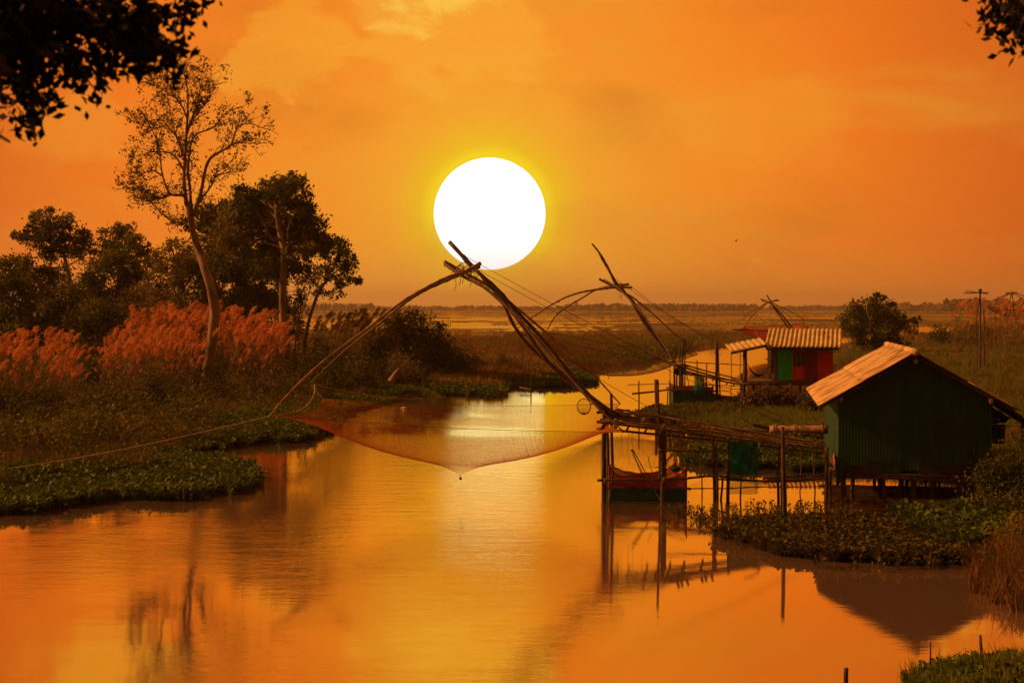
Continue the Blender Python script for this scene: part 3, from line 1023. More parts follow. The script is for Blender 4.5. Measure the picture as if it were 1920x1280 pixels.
def reeds(label, poly, n, s0=1.0, plume='reed_plume', share=1.0, prof=None):
    """poly: (px0, px1, d0, d1)"""
    px0, px1, d0, d1 = poly
    d = rng.uniform(d0, d1, n)
    px = rng.uniform(px0, px1, n)
    x = (px - 960) / F * d
    z = np.maximum(height(x, d), 0)
    s_ = (1.05 - 0.62 * rng.random(n) ** 1.5) * s0
    if prof is not None:
        s_ = s_ * np.interp(px, [a for a, b in prof], [b for a, b in prof])
    pos = np.stack([x, d, z], -1)
    rot = rng.normal(0.0, 0.8, n)
    lean = rng.normal(0, 0.10, (n, 2))
    root = thing('reed_stand', label, 'reeds', (float(x.mean()), float(d.mean()), 0))
    root['kind'] = 'stuff'
    st = rng.bit_generator.state
    V, Q_, r = instances([p[0] for p in protos], pos, rot, s_, lean)
    np_mesh('reed_stems', V, Q_, 'reed_stem', root, rnd=r)
    rng.bit_generator.state = st
    k = rng.integers(0, 1)
    rng.bit_generator.state = st
    V, Q_, r = instances([p[1] for p in protos], pos, rot, s_, lean)
    np_mesh('reed_plumes', V, Q_, plume, root, rnd=r)
    return root


reeds('big stand of tall pinkish plumed reeds beneath the trees on the left bank', (178, 525, 75, 91), 900, 1.10, prof=[(175, .62), (200, .85), (260, 1.0), (320, 1.08), (400, 1.06), (470, 1.0), (520, .82)])
reeds('low front tufts of the pinkish plumed reeds, left of the tallest trunk', (185, 362, 64, 76), 420, 0.86, prof=[(185, .7), (230, 1), (362, 1)])
reeds('low front tufts of the pinkish plumed reeds, between the two pale trunks', (425, 522, 70, 78), 200, 0.92)
reeds('lower stand of red brown plumed reeds at the far left of the bank', (-160, 140, 53, 66), 420, 0.90, prof=[(-100, .9), (100, 1.0), (140, .75)])
reeds('dark faded plumed reeds between the second pale trunk and the green bush', (590, 740, 84, 100), 260, 1.08, 'grass_brown')
reeds('loose plumed reeds in front of the second pale trunk', (500, 580, 92, 98), 50, 0.8, 'grass_brown')
reeds('pinkish plumed reeds on the levee at the far right', (1790, 2060, 135, 175), 330, 1.35)

# ---------------------------------------------------------------- grass, marsh cover and water hyacinth
g_short = [blade_proto(16, 0.45, 0.022, 0.22, 0.6, root=0.22) for _ in range(4)]
g_tall = [blade_proto(20, 1.0, 0.032, 0.40, 0.6, root=0.3) for _ in range(4)]
g_far = [blade_proto(16, 1.0, 0.10, 0.5, 0.5, segs=1, root=0.8) for _ in range(4)]
hy = [hyacinth_proto() for _ in range(6)]


def poly_inside(px, py, poly):
    inside = np.zeros(px.shape, bool)
    for i in range(len(poly)):
        ax, ay = poly[i]
        bx, by = poly[(i + 1) % len(poly)]
        inside ^= ((ay > py) != (by > py)) & (px < (bx - ax) * (py - ay) / (by - ay + 1e-12) + ax)
    return inside


def cover(name, label, poly, n, protos_, m, s=(0.7, 1.3), on='land', cat='grass', noise=None, edge=0.05, lean=0.12):
    """scatter plants over a patch of ground; evenly dense as seen, so thinner far away"""
    a = np.array(poly, float)
    px = rng.uniform(a[:, 0].min(), a[:, 0].max(), n * 3)
    py = rng.uniform(a[:, 1].min(), a[:, 1].max(), n * 3)
    jx, jy = (fbm(px * .02, py * .05, 3) - .5) * 80, (fbm(px * .03 + 50, py * .06, 3) - .5) * 26
    ok = poly_inside(px + jx * 0.6, py + jy * 0.6, poly)
    px, py = px[ok][:n], py[ok][:n]
    d = H * F / (py - HZ)
    x = (px - 960) / F * d
    h = height(x, d)
    if on == 'land':
        ok = h > edge
    elif on == 'water':
        ok = h < 0.12
        h = np.maximum(h, 0.0)
    else:
        ok = h > -9
        h = np.maximum(h, 0)
    if noise:
        ok &= fbm(x * noise[0], d * noise[0], 3) > noise[1]
    x, d, h = x[ok], d[ok], h[ok]
    k = len(x)
    V, Q_, r = instances(protos_, np.stack([x, d, h], -1), rng.uniform(0, 6.283, k), rng.uniform(*s, k) * np.clip(260 / d, 0.28, 1), rng.normal(0, lean, (k, 2)))
    o = np_mesh(name, V, Q_, m, loc=(float(x.mean()), float(d.mean()), 0), rnd=r)
    return tag(o, label, cat, kind='stuff')


BANKL = [(-300, 700), (300, 690), (560, 690), (800, 700), (900, 722), (900, 745), (640, 830), (350, 880), (0, 940), (-300, 960)]
cover('bank_grass', 'rough brown green grass over the left bank', BANKL, 4500, g_tall, 'grass_green', (0.25, 0.6), cat='grass')
cover('dry_grass', 'dry brown grass tufts scattered over the left bank', BANKL, 2600, g_tall, 'grass_brown', (0.3, 0.9), cat='grass', noise=(0.3, 0.48))
cover('marsh_grass', 'golden marsh grass across the river bend in the middle distance', [(560, 634), (1600, 634), (1300, 655), (1200, 690), (900, 735), (760, 725), (560, 700)], 7500, g_far, 'grass_gold', (0.35, 0.8))
cover('marsh_grass', 'brown marsh reeds along the far river bend', [(560, 640), (1500, 630), (1280, 660), (1150, 690), (850, 720), (600, 700)], 5200, g_far, 'grass_brown', (0.4, 1.0), noise=(0.12, 0.49))
cover('far_marsh_growth', 'flat brown and olive growth of the distant marsh', [(-200, 584), (2100, 584), (2100, 642), (-200, 642)], 6000, g_far, 'grass_brown', (0.5, 1.2), noise=(0.012, 0.47))
cover('far_marsh_growth', 'straw coloured growth of the distant marsh', [(-200, 582), (2100, 582), (2100, 642), (-200, 642)], 5000, g_far, 'grass_gold', (0.4, 1.0), noise=(0.02, 0.5))
cover('bank_grass', 'green grass field behind the two huts on the right', [(1560, 640), (2150, 625), (2150, 960), (1800, 930), (1560, 900)], 7500, g_tall, 'grass_green', (0.3, 0.8))
cover('dry_grass', 'dry brown grass patches right of the large hut', [(1560, 640), (2150, 625), (2150, 960), (1840, 930), (1560, 800)], 3500, g_tall, 'grass_brown', (0.4, 0.9), noise=(0.25, 0.5))
cover('bank_grass', 'short bright green grass between the two bamboo walkways', [(1210, 768), (1400, 750), (1600, 745), (1600, 830), (1350, 830), (1230, 795)], 5200, g_short, 'grass_green', (0.6, 1.1))
cover('dry_grass', 'dry grass around the posts of the small striped hut', [(1385, 700), (1600, 690), (1600, 770), (1380, 765)], 1500, g_tall, 'grass_brown', (0.4, 0.8))
cover('waterside_reeds', 'tall dark reeds on the right bank near the water', [(1815, 1020), (1930, 1000), (2060, 1180), (1905, 1150), (1850, 1125), (1818, 1100)], 130, g_tall, 'grass_brown', (0.3, 0.7), on='any', cat='reeds', lean=0.25)
cover('dry_grass', 'tangled dry grass right of the large hut down to the water', [(1830, 930), (1930, 900), (2080, 1000), (2080, 1190), (1900, 1140), (1870, 1060)], 1100, g_tall, 'grass_brown', (0.35, 0.7), on='land')


def brush_proto(k, h, w, sz):
    c = np.stack([rng.normal(0, w * .5, k), rng.normal(0, w * .5, k), rng.random(k) ** .8 * h], -1)
    c[:, 2] *= np.clip(1.15 - np.hypot(c[:, 0], c[:, 1]) / w, .15, 1)
    return leaf_cloud(c, rng.uniform(.6, 1.4, k) * sz, droop=.2)


br_s = [brush_proto(90, .9, .55, .10) for _ in range(5)]
br_l = [brush_proto(150, 1.5, .9, .13) for _ in range(5)]
BRUSH = [(-300, 700), (130, 690), (420, 690), (600, 680), (840, 690), (860, 716), (760, 738), (640, 752), (560, 790), (420, 800), (300, 850), (100, 880), (-300, 900)]
cover('undergrowth', 'dark leafy undergrowth tangled over the left bank', BRUSH, 1500, br_s, 'leaf_dark', (0.4, 1.9), noise=(0.22, 0.52))
cover('undergrowth', 'olive brown undergrowth below the plumed reeds', BRUSH, 1100, br_s, 'leaf_olive', (0.4, 1.7), noise=(0.3, 0.53))
cover('undergrowth', 'high dark undergrowth beneath the trees of the left bank', [(-300, 690), (560, 690), (840, 690), (840, 712), (700, 735), (560, 745), (200, 735), (-300, 760)], 520, br_l, 'leaf_dark', (0.7, 1.5))
cover('undergrowth', 'low scrub dotted over the marsh beyond the river bend', [(600, 640), (1560, 634), (1250, 662), (1000, 700), (800, 715)], 520, br_l, 'leaf_dark', (0.4, 1.0), noise=(0.06, 0.5))
cover('marsh_grass', 'green reed patches across the river bend', [(900, 636), (1500, 632), (1290, 652), (1000, 690), (850, 700)], 2600, g_far, 'grass_green', (0.4, 0.9), noise=(0.05, 0.52))
cover('undergrowth', 'scrub in the field behind the huts and beside the large hut', [(1580, 660), (2150, 640), (2150, 900), (1870, 860), (1600, 720)], 420, br_s, 'leaf_olive', (0.4, 1.1), noise=(0.2, 0.5))
cover('undergrowth', 'scrub along the right bank below the large hut', [(1850, 900), (2100, 880), (2150, 1180), (1900, 1120)], 240, br_s, 'leaf_dark', (0.4, 0.8))

cover('water_hyacinth', 'broad mat of dark water hyacinth at the left edge of the river', [(-300, 900), (60, 895), (150, 872), (300, 856), (400, 862), (470, 880), (499, 905), (440, 922), (350, 935), (250, 936), (160, 944), (60, 962), (-80, 975), (-300, 1000)], 11959, hy, 'hyacinth', (0.44, 0.83), on='any', cat='water plants')
cover('water_hyacinth', 'water hyacinth fringe along the bank under the big net', [(345, 822), (430, 790), (560, 775), (640, 788), (650, 806), (600, 822), (480, 834), (360, 850)], 6899, hy, 'hyacinth', (0.44, 0.77), on='any', cat='water plants')
cover('water_hyacinth', 'thin hyacinth edge below the brown bushes', [(560, 770), (640, 745), (760, 735), (800, 742), (740, 756), (680, 768), (650, 785)], 3449, hy, 'hyacinth', (0.44, 0.77), on='any', cat='water plants')
cover('water_hyacinth', 'hyacinth belt at the river bend beyond the hanging net', [(780, 725), (860, 706), (1000, 700), (1100, 703), (1122, 715), (1080, 726), (1000, 728), (930, 737), (880, 740), (830, 744)], 7819, hy, 'hyacinth', (0.50, 0.94), on='any', cat='water plants')
cover('water_hyacinth', 'hyacinth with pale flecks on the far shore of the bend', [(1060, 690), (1150, 668), (1250, 650), (1320, 640), (1290, 656), (1230, 676), (1120, 692), (1060, 702)], 3909, hy, 'hyacinth', (0.66, 1.32), on='any', cat='water plants')
cover('water_hyacinth', 'wide mat of browning water hyacinth in front of the large green hut', [(1335, 1006), (1400, 986), (1500, 978), (1640, 978), (1780, 968), (1900, 958), (1900, 1060), (1800, 1056), (1650, 1060), (1500, 1050), (1420, 1030), (1360, 1010)], 8600, hy, 'hyacinth_brown', (0.36, 0.63), on='any', cat='water plants')
cover('water_hyacinth', 'bigger greener hyacinth leaves at the right of the hut mat', [(1660, 975), (1720, 972), (1860, 962), (1900, 1020), (1800, 1040), (1720, 1010)], 1839, hy, 'hyacinth', (0.61, 0.99), on='any', cat='water plants')
cover('water_hyacinth', 'dark hyacinth patch on the water behind the near walkway', [(1272, 862), (1310, 846), (1400, 842), (1560, 850), (1560, 885), (1420, 882), (1330, 874)], 3449, hy, 'hyacinth', (0.44, 0.72), on='any', cat='water plants')
cover('water_hyacinth', 'brown floating plants around the tip of the grassy spit', [(1190, 780), (1230, 768), (1380, 762), (1480, 772), (1400, 785), (1300, 796), (1220, 792)], 3449, hy, 'hyacinth_brown', (0.44, 0.66), on='any', cat='water plants')
cover('floating_weed', 'thin scattered floating weed under the near walkway', [(1230, 955), (1330, 950), (1480, 945), (1640, 950), (1500, 980), (1330, 990), (1250, 980)], 300, hy, 'hyacinth_brown', (0.22, 0.42), on='any', cat='water plants')
cover('floating_weed', 'sparse weed specks on the water beyond the near walkway', [(1230, 805), (1340, 800), (1340, 842), (1260, 836)], 240, hy, 'hyacinth_brown', (0.35, 0.6), on='any', cat='water plants')
cover('water_hyacinth', 'hyacinth clump on the near bank at the bottom right corner', [(1700, 1262), (1760, 1250), (1960, 1235), (1960, 1330), (1700, 1330)], 827, hy, 'hyacinth', (0.28, 0.47), on='any', cat='water plants')
cover('bank_grass', 'grass blades on the near bank at the bottom right corner', [(1710, 1268), (1960, 1245), (1960, 1340), (1700, 1340)], 110, g_short, 'grass_green', (0.6, 1.0), on='any')
cover('floating_weed', 'single loose rosettes drifting off the left mats', [(-200, 960), (200, 930), (460, 915), (520, 880), (480, 850), (640, 800), (680, 812), (600, 850), (560, 920), (300, 965), (-200, 1010)], 60, hy, 'hyacinth', (0.35, 0.7), on='any', cat='water plants', noise=(.5, .5))
cover('floating_weed', 'single loose rosettes drifting off the mat before the large hut', [(1290, 985), (1400, 1040), (1600, 1075), (1860, 1075), (1860, 1050), (1600, 1050), (1400, 1010), (1340, 960)], 130, hy, 'hyacinth_brown', (0.3, 0.6), on='any', cat='water plants', noise=(.6, .5))
cover('floating_weed', 'two dark weed clumps beside the stakes in mid river', [(865, 742), (900, 734), (960, 736), (955, 742), (905, 746)], 160, hy, 'hyacinth', (0.8, 1.2), on='any', cat='water plants')
cover('bank_grass', 'grass tufts on the nearest bank below the viewer', [(-1200, 1460), (3000, 1460), (3000, 2600), (-1200, 2600)], 500, g_short, 'grass_green', (0.5, 0.9), on='land')

# far wood on the skyline
pos, siz = [], []
for (a, b, hh, n, dd) in [(-300, 2300, 6, 9000, 2300), (1060, 1420, 8, 2200, 1900), (1580, 2300, 9, 3200, 1700), (-300, 700, 9, 2000, 1700), (1770, 2300, 13, 4200, 1500)]:
    px = rng.uniform(a, b, n)
    d = dd * rng.uniform(0.95, 1.08, n)
    x = (px - 960) / F * d
    top = hh * (0.45 + 0.9 * fbm(px * 0.05, px * 0 + dd * .01, 5))
    z = rng.random(n) ** 0.7 * top
    pos.append(np.stack([x, d, z], -1))
    siz.append(rng.uniform(4, 9, n) * (dd / 1800))
pos = np.concatenate(pos)
V, Q_ = leaf_cloud(pos, np.concatenate(siz), aspect=0.6)
mat('far_wood', (0.05, 0.035, 0.012), (0.12, 0.075, 0.02), .01, 0.9, attr=True)
o = np_mesh('distant_wood', V, Q_, 'far_wood', loc=(0, 1800, 0), rnd=np.repeat(rng.random(len(pos)), 4))
tag(o, 'low hazy line of woods along the skyline', 'woods', kind='stuff')

# low hill far beyond the woods, left of the sun's foot
mb = MB()
hx = [(-900, 0), (-640, 26), (-420, 34), (-250, 60), (-90, 78), (60, 52), (200, 58), (330, 20), (700, 0)]
def hill(u, v):
    x = -900 + 1600 * u
    hh = np.interp(x, [a for a, b in hx], [b for a, b in hx]) * math.sin(math.pi * min(max(v, 0), 1)) * 0.62
    return ((x - 1150 + 30 * math.sin(v * 9)) * .85, 7400 + 900 * v, hh * .85)
mb.grid(hill, 60, 16)
mat('hill', (0.06, 0.045, 0.02), (0.12, 0.08, 0.03), .01, 0.95)
o = mb.build('hill', 'hill', smooth=True)
tag(o, 'faint low hill on the skyline left below the sun', 'hill', kind='structure')


# ---------------------------------------------------------------- foliage hanging over the viewer
def overhang(name, label, trunk, boughs, n, d, sz, seed):
    random.seed(seed)
    root = thing(name, label, 'tree', trunk[0])
    tb = MB()
    c, rr = spline(trunk, 20, [0.22 - 0.10 * i / (len(trunk) - 1) for i in range(len(trunk))])
    tb.tube(c, rr, 9)
    pos, siz = [], []
    for bg_ in boughs:
        w = bg_[0]
        pts = [p if isinstance(p, Vector) else P(p[0], p[1], d + random.uniform(-.35, .35)) for p in bg_[1:]]
        c, rr = spline(pts, 30, [0.035 * (1 - 0.85 * i / (len(pts) - 1)) for i in range(len(pts))])
        tb.tube(c, rr, 5)
        for i in range(int(n * w)):
            t = random.random()
            p = c[int(t * 30)]
            v = Vector((random.gauss(0, 1), random.gauss(0, 1), random.gauss(-.4, 1))).normalized() * random.uniform(.03, .13)
            e = p + v
            tb.tube([p, e], [0.006, 0.003], 3)
            k = random.randint(7, 14)
            pos.append(rng.normal(size=(k, 3)) * 0.034 + np.array(e))
            siz.append(rng.uniform(.7, 1.3, k) * sz)
    tb.build('trunk', 'bark_dark', root, smooth=True)
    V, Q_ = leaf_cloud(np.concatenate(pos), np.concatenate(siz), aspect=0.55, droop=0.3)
    np_mesh('crown', V, Q_, 'leaf_unlit', root, rnd=rng.random(len(V)))


T1 = [Vector((-3.9, 6.2, 1.6)), Vector((-3.8, 6.2, 3.5)), Vector((-3.6, 6.2, 5.3)), Vector((-3.3, 6.2, 6.6))]
a1 = Vector((-3.62, 6.2, 5.4)); a2 = Vector((-3.5, 6.2, 6.0)); a3 = Vector((-3.3, 6.2, 6.6))
overhang('overhanging_tree', 'near black out of focus leafy boughs hanging into the top left corner', T1,
         [(1.5, a1, (-140, 68), (-20, 38), (90, 8), (180, 38), (260, 63), (330, 98)),
          (1.0, a1, (-100, 38), (60, -2), (160, 38), (270, 33), (340, 28), (368, 20)),
          (1.2, a2, (-60, -22), (80, 8), (200, 68), (290, 78), (355, 96)),
          (1.0, a1, (-60, 88), (40, 83), (90, 103), (140, 128), (165, 143)),
          (1.0, a1, (-40, 108), (40, 68), (120, 93), (190, 108), (212, 123)),
          (1.2, a1, (-60, 108), (0, 128), (40, 153), (55, 178), (60, 218), (66, 263)),
          (.25, a1, (-120, 168), (-60, 208), (-20, 243), (18, 266)),
          (1.2, a2, (-80, -62), (60, -32), (180, -17), (270, -27), (335, -26)),
          (1.1, a1, (-80, 68), (20, 38), (120, 48), (230, 88), (250, 113)),
          (1.2, a1, (-80, 18), (0, 18), (60, 38), (100, 58)),
          (1.2, a2, (-100, -12), (-10, -2), (90, -22), (200, 8), (300, 68)),
          (.8, a3, (-80, -82), (60, -72), (200, -52), (320, -52)),
          (.9, a1, (-80, 98), (-10, 68), (30, 98), (70, 118))],
         36, 6.0, 0.054, 51)
T2 = [Vector((7.0, 6.8, 1.2)), Vector((6.8, 6.8, 3.5)), Vector((6.5, 6.7, 5.6)), Vector((6.2, 6.6, 7.2))]
b1 = Vector((6.5, 6.7, 5.6))
b2 = Vector((6.2, 6.6, 7.0))
overhang('overhanging_tree', 'small black out of focus leaf spray in the top right corner', T2,
         [(1.2, b1, (2600, -120), (2100, -60), (1990, -30), (1920, 0), (1890, 8), (1868, 14)), (1.1, b1, (2500, -40), (2100, -20), (1980, 0), (1925, 20), (1915, 45)),
          (1.3, b2, (2800, -300), (2400, -260), (2150, -160), (2000, -120)), (1.2, b1, (2900, -100), (2700, 60), (2450, 120), (2250, 100)), (1.2, b2, (3000, -350), (2600, -420), (2300, -330)), (1.2, b2, (3300, -500), (3500, -250), (3700, 50)), (1.0, b1, (3200, 60), (3050, 200), (2850, 230))],
         50, 6.2, 0.050, 52)

# ---------------------------------------------------------------- corrugated sheets
def corrugated(mb, p0, u, v, pitch=0.09, amp=0.014, nrm=None, sag=0.0, seg=6):
    """sheet from corner p0 spanned by u (across the waves) and v (along them)"""
    p0, u, v = Vector(p0), Vector(u), Vector(v)
    n_ = (nrm or u.cross(v)).normalized()
    nu = max(8, int(u.length / pitch * 6))
    wv_ = 2 * math.pi * u.length / pitch

    def fn(a, b):
        return p0 + u * a + v * b + n_ * (amp * math.sin(a * wv_) + sag * math.sin(b * 7 + a * 3))
    mb.grid(fn, nu, seg)


def net_grid(mb, fn, nu, nv, r, seg=40, jit=0.0):
    """a real net: crossing threads, each a thin three sided tube"""
    for i in range(nu + 1):
        i = min(nu, max(0, i + random.uniform(-jit, jit)))
        mb.tube([fn(i / nu, k / seg) for k in range(seg + 1)], r, 3)
    for j in range(nv + 1):
        j = min(nv, max(0, j + random.uniform(-jit, jit)))
        mb.tube([fn(k / seg, j / nv) for k in range(seg + 1)], r, 3)


# ---------------------------------------------------------------- lift nets
def lift_net(label, apex, boom, booms_extra, arms, corners, sag, tipdrop, threads, thread_r, r_arm, r_boom, net_mat, sd, far=False, thread_n=110,
             bow=0.0, top=None):
    random.seed(sd)
    root = thing('lift_net', label, 'fishing net', (boom[0].x, boom[0].y, boom[0].z), 'bamboo lift nets along the river')
    for b in [boom] + booms_extra:
        m_ = MB()
        pole(m_, b, r_boom, r_boom * 0.62, 24, 8, wob=r_boom * 0.8, node_every=0.45)
        m_.build('boom', 'bamboo_dark', root, smooth=True)
    if top:
        m_ = MB()
        pole(m_, top[0], top[1], top[1] * 0.85, 10, 8, wob=.02)
        pole(m_, [p + Vector((0.05, -0.05, -0.06)) for p in top[0]], top[1] * .8, top[1] * 0.6, 10, 8, wob=.02)
        m_.build('mast_head', 'grey_wood', root, smooth=True)
    for k, a in enumerate(arms):
        m_ = MB()
        pole(m_, a, r_arm * 1.15, r_arm * 0.45, 40, 7, wob=r_arm, node_every=0.3)
        m_.build('arm', 'bamboo' if k % 2 == 0 else 'bamboo_dark', root, smooth=True)
    # lashings round the crossing
    m_ = MB()
    for k in range(10 if not far else 4):
        c = apex + Vector((random.uniform(-.25, .3), random.uniform(-.1, .1), random.uniform(-.12, .14)))
        rr_ = r_boom * random.uniform(1.3, 2.0)
        pts = [c + Vector((math.cos(t) * rr_, math.sin(t * 1.0) * rr_, math.sin(t) * rr_ * .8)) for t in np.linspace(0, 6.28, 11)]
        m_.tube(pts, r_boom * 0.20, 4)
        if k % 3 == 0:
            m_.tube([c, c + Vector((0.02, 0, -0.3 * r_boom / .05)), c + Vector((-0.03, 0, -0.42 * r_boom / .05))], r_boom * 0.16, 4)
    m_.build('lashing', 'rope', root)
    A, B, C_, D = corners     # left near, left far, right far, right near

    def fn(u, v):
        p = (A.lerp(D, u)).lerp(B.lerp(C_, u), v)
        su, sv = math.sin(math.pi * u), math.sin(math.pi * v)
        s_ = (su * sv) ** 0.85
        edge = 0.10 * su * (1 - sv) + 0.10 * sv * (1 - su)
        rc = math.hypot(u - 0.5, v - 0.5)
        tip = tipdrop * math.exp(-(rc / 0.055) ** 1.1)
        off = Vector((0, 0, -(sag * s_ + edge + tip)))
        # edges pull inward between the corners
        ctr = (A + B + C_ + D) * 0.25
        inn = 0.10 * (su * (1 - sv) + sv * (1 - su)) * 0.8
        q = p + off
        q.x += (ctr.x - q.x) * inn * (1 - su * sv)
        q.y += (ctr.y - q.y) * inn * (1 - su * sv)
        return q
    m_ = MB()
    net_grid(m_, fn, threads, threads, thread_r, jit=0.45)
    nt_ = m_.build('net', net_mat, root)
    m_ = MB()
    for e in ([fn(t, 0) for t in np.linspace(0, 1, 40)], [fn(t, 1) for t in np.linspace(0, 1, 40)], [fn(0, t) for t in np.linspace(0, 1, 30)], [fn(1, t) for t in np.linspace(0, 1, 30)]):
        m_.tube(e, thread_r * 2.6, 4)
    m_.build('border_rope', 'black_line', nt_)
    if not far:
        tip = fn(.5, .5)
        m_ = MB()
        m_.grid(lambda u, v: tip + Vector((.035 * math.sin(v * math.pi) * math.cos(u * 6.283), .035 * math.sin(v * math.pi) * math.sin(u * 6.283), -0.05 - .06 * (1 - math.cos(v * math.pi)) * .5)), 10, 6)
        m_.tube([tip, tip + Vector((0, 0, -0.06))], 0.008, 4)
        m_.build('weight', 'tarp_black', nt_)
    return root, fn


def PP(L, d0, d1):
    n = len(L) - 1
    return [P(a, b, d0 + (d1 - d0) * i / n) for i, (a, b) in enumerate(L)]


d1 = 33.8
rig, fn1 = lift_net('big bamboo lift net in front of the sun, its orange net hanging over the river', P(872, 507, d1),
    PP([(1138, 778), (1070, 703), (1010, 628), (955, 566), (915, 527), (880, 497), (868, 484)], d1, d1),
    [PP([(1128, 768), (1080, 722), (1000, 655), (965, 612), (938, 560), (905, 520), (868, 478)], d1 + .3, d1 + .05),
     PP([(1145, 772), (1040, 690), (975, 606), (940, 556), (893, 505)], d1 - .2, d1 - .1)],
    [PP([(900, 494), (868, 511), (826, 526), (760, 562), (690, 614), (610, 674), (548, 732), (505, 780)], d1 - .1, 30.5),
     PP([(898, 500), (862, 515), (790, 547), (745, 580), (690, 622), (632, 670), (580, 719)], d1 + .1, 37.5),
     PP([(834, 491), (875, 514), (925, 543), (1000, 603), (1075, 668), (1125, 716), (1163, 757)], d1 + .1, 37.5),
     PP([(835, 496), (866, 516), (912, 543), (955, 580), (1010, 640), (1062, 700), (1110, 752), (1170, 810)], d1 - .1, 30.5)],
    [P(505, 780, 30.5), P(604, 746, 37.2), P(1163, 757, 37.5), P(1170, 810, 30.5)], 1.22, 0.30, 150, 0.0017, 0.037, 0.050, 'net_thread', 61,
    top=([P(842, 453, d1), P(862, 474, d1), P(885, 500, d1), P(915, 527, d1)], 0.05))
# light ropes of the big net
m_ = MB()
ap = P(868, 478, d1)
for (a, b, e0, e1, dd, s_) in [(866, 477, 1520, 806, 34.2, .12), (896, 506, 1480, 800, 33.9, .1), (872, 507, 1243, 777, 33.8, .3)]:
    p0, p1 = P(a, b, d1), P(e0, e1, dd)
    m_.tube([p0.lerp(p1, t) - Vector((0, 0, s_ * math.sin(math.pi * t))) for t in np.linspace(0, 1, 24)], 0.0055, 4)
m_.build('guy_rope', 'rope_dark', rig)
m_ = MB()
m_.tube([P(580, 719, 37.5), P(592, 733, 37.4), P(604, 746, 37.2)], 0.006, 4)
p0, p1 = P(580, 719, 37.5), P(790, 748, 52)
m_.tube([p0.lerp(p1, t) - Vector((0, 0, .1 * math.sin(math.pi * t))) for t in np.linspace(0, 1, 16)], 0.012, 4)
m_.tube([P(505, 780, 30.5).lerp(G(-60, 888, .25), t) - Vector((0, 0, .12 * math.sin(math.pi * t))) for t in np.linspace(0, 1, 20)], 0.006, 4)
m_.build('guy_rope', 'rope', rig)
m_ = MB()
pole(m_, [P(590, 722, 37.2), P(589, 738, 36), P(578, 757, 34), P(560, 770, 32.5), P(534, 776, 31.5), P(505, 780, 30.5)], .015, .012, 30, 6, node_every=.3)
m_.build('bent_rod', 'bamboo', rig, smooth=True)

# second rig, behind
d2 = 66
rig2, fn2 = lift_net('second bamboo lift net behind the big one, standing before the small striped hut', P(1160, 538, d2),
    PP([(1266, 682), (1235, 640), (1205, 600), (1172, 548), (1150, 520), (1122, 472), (1110, 457)], d2, d2),
    [PP([(1262, 676), (1225, 625), (1185, 563), (1158, 538), (1140, 505), (1123, 474)], d2 + .2, d2)],
    [PP([(1184, 539), (1150, 539), (1100, 546), (1055, 560), (1018, 582), (990, 600), (962, 623)], d2, 62),
     PP([(1178, 533), (1125, 541), (1085, 562), (1045, 589), (1024, 622)], d2, 70),
     PP([(1124, 523), (1168, 547), (1205, 572), (1250, 612), (1308, 665)], d2, 70),
     PP([(1133, 525), (1165, 545), (1200, 583), (1240, 640), (1263, 678)], d2, 62)],
    [P(962, 623, 62), P(1024, 622, 70), P(1308, 665, 70), P(1263, 678, 62)], 1.35, 0.1, 90, 0.0040, 0.046, 0.060, 'net_brown', 62)
m_ = MB()
for (a, b, e0, e1, dd) in [(1150, 520, 1392, 668, 64), (1178, 533, 1345, 640, 65)]:
    p0, p1 = P(a, b, d2), P(e0, e1, dd)
    m_.tube([p0.lerp(p1, t) - Vector((0, 0, .2 * math.sin(math.pi * t))) for t in np.linspace(0, 1, 16)], 0.009, 4)
for (a, b) in [(1046, 567), (1078, 568)]:
    q = P(a, b, 65)
    m_.box(q, (.08, 0, 0), (0, .08, 0), (0, 0, .08))
m_.build('guy_rope', 'rope_dark', rig2)

d3 = 150
lift_net('small distant lift net with a red net behind the striped hut', P(1443, 566, d3),
    PP([(1490, 622), (1468, 592), (1450, 572), (1438, 553)], d3, d3), [PP([(1484, 622), (1462, 592), (1446, 570)], d3 + .5, d3)],
    [PP([(1460, 563), (1440, 567), (1412, 582), (1382, 606)], d3, 140), PP([(1456, 562), (1436, 570), (1412, 590), (1396, 612)], d3, 160),
     PP([(1427, 561), (1446, 568), (1475, 580), (1510, 600)], d3, 160), PP([(1430, 564), (1446, 569), (1476, 590), (1500, 612)], d3, 140)],
    [P(1375, 618, 140), P(1396, 612, 160), P(1510, 606, 160), P(1500, 618, 140)], 1.3, 0, 60, 0.016, 0.065, 0.10, 'net_red', 63, far=True)
lift_net('faint distant lift net on the skyline at the far right', P(1897, 549, 150),
    PP([(1884, 592), (1890, 572), (1898, 547)], 150, 150), [PP([(1902, 592), (1900, 570), (1897, 547)], 150, 150)],
    [PP([(1906, 548), (1890, 551), (1868, 560), (1848, 572)], 150, 142), PP([(1904, 549), (1888, 553), (1872, 566), (1860, 580)], 150, 160),
     PP([(1886, 549), (1905, 550), (1930, 560), (1952, 574)], 150, 160), PP([(1888, 551), (1902, 552), (1928, 566), (1945, 582)], 150, 142)],
    [P(1848, 574, 142), P(1860, 582, 160), P(1952, 576, 160), P(1945, 584, 142)], .9, 0, 30, 0.010, 0.05, 0.07, 'net_brown', 64, far=True)

# ---------------------------------------------------------------- near walkway
random.seed(71)
walk = thing('bamboo_walkway', 'near crooked bamboo walkway on stilts between the big net and the large green hut', 'walkway', G(1240, 935))


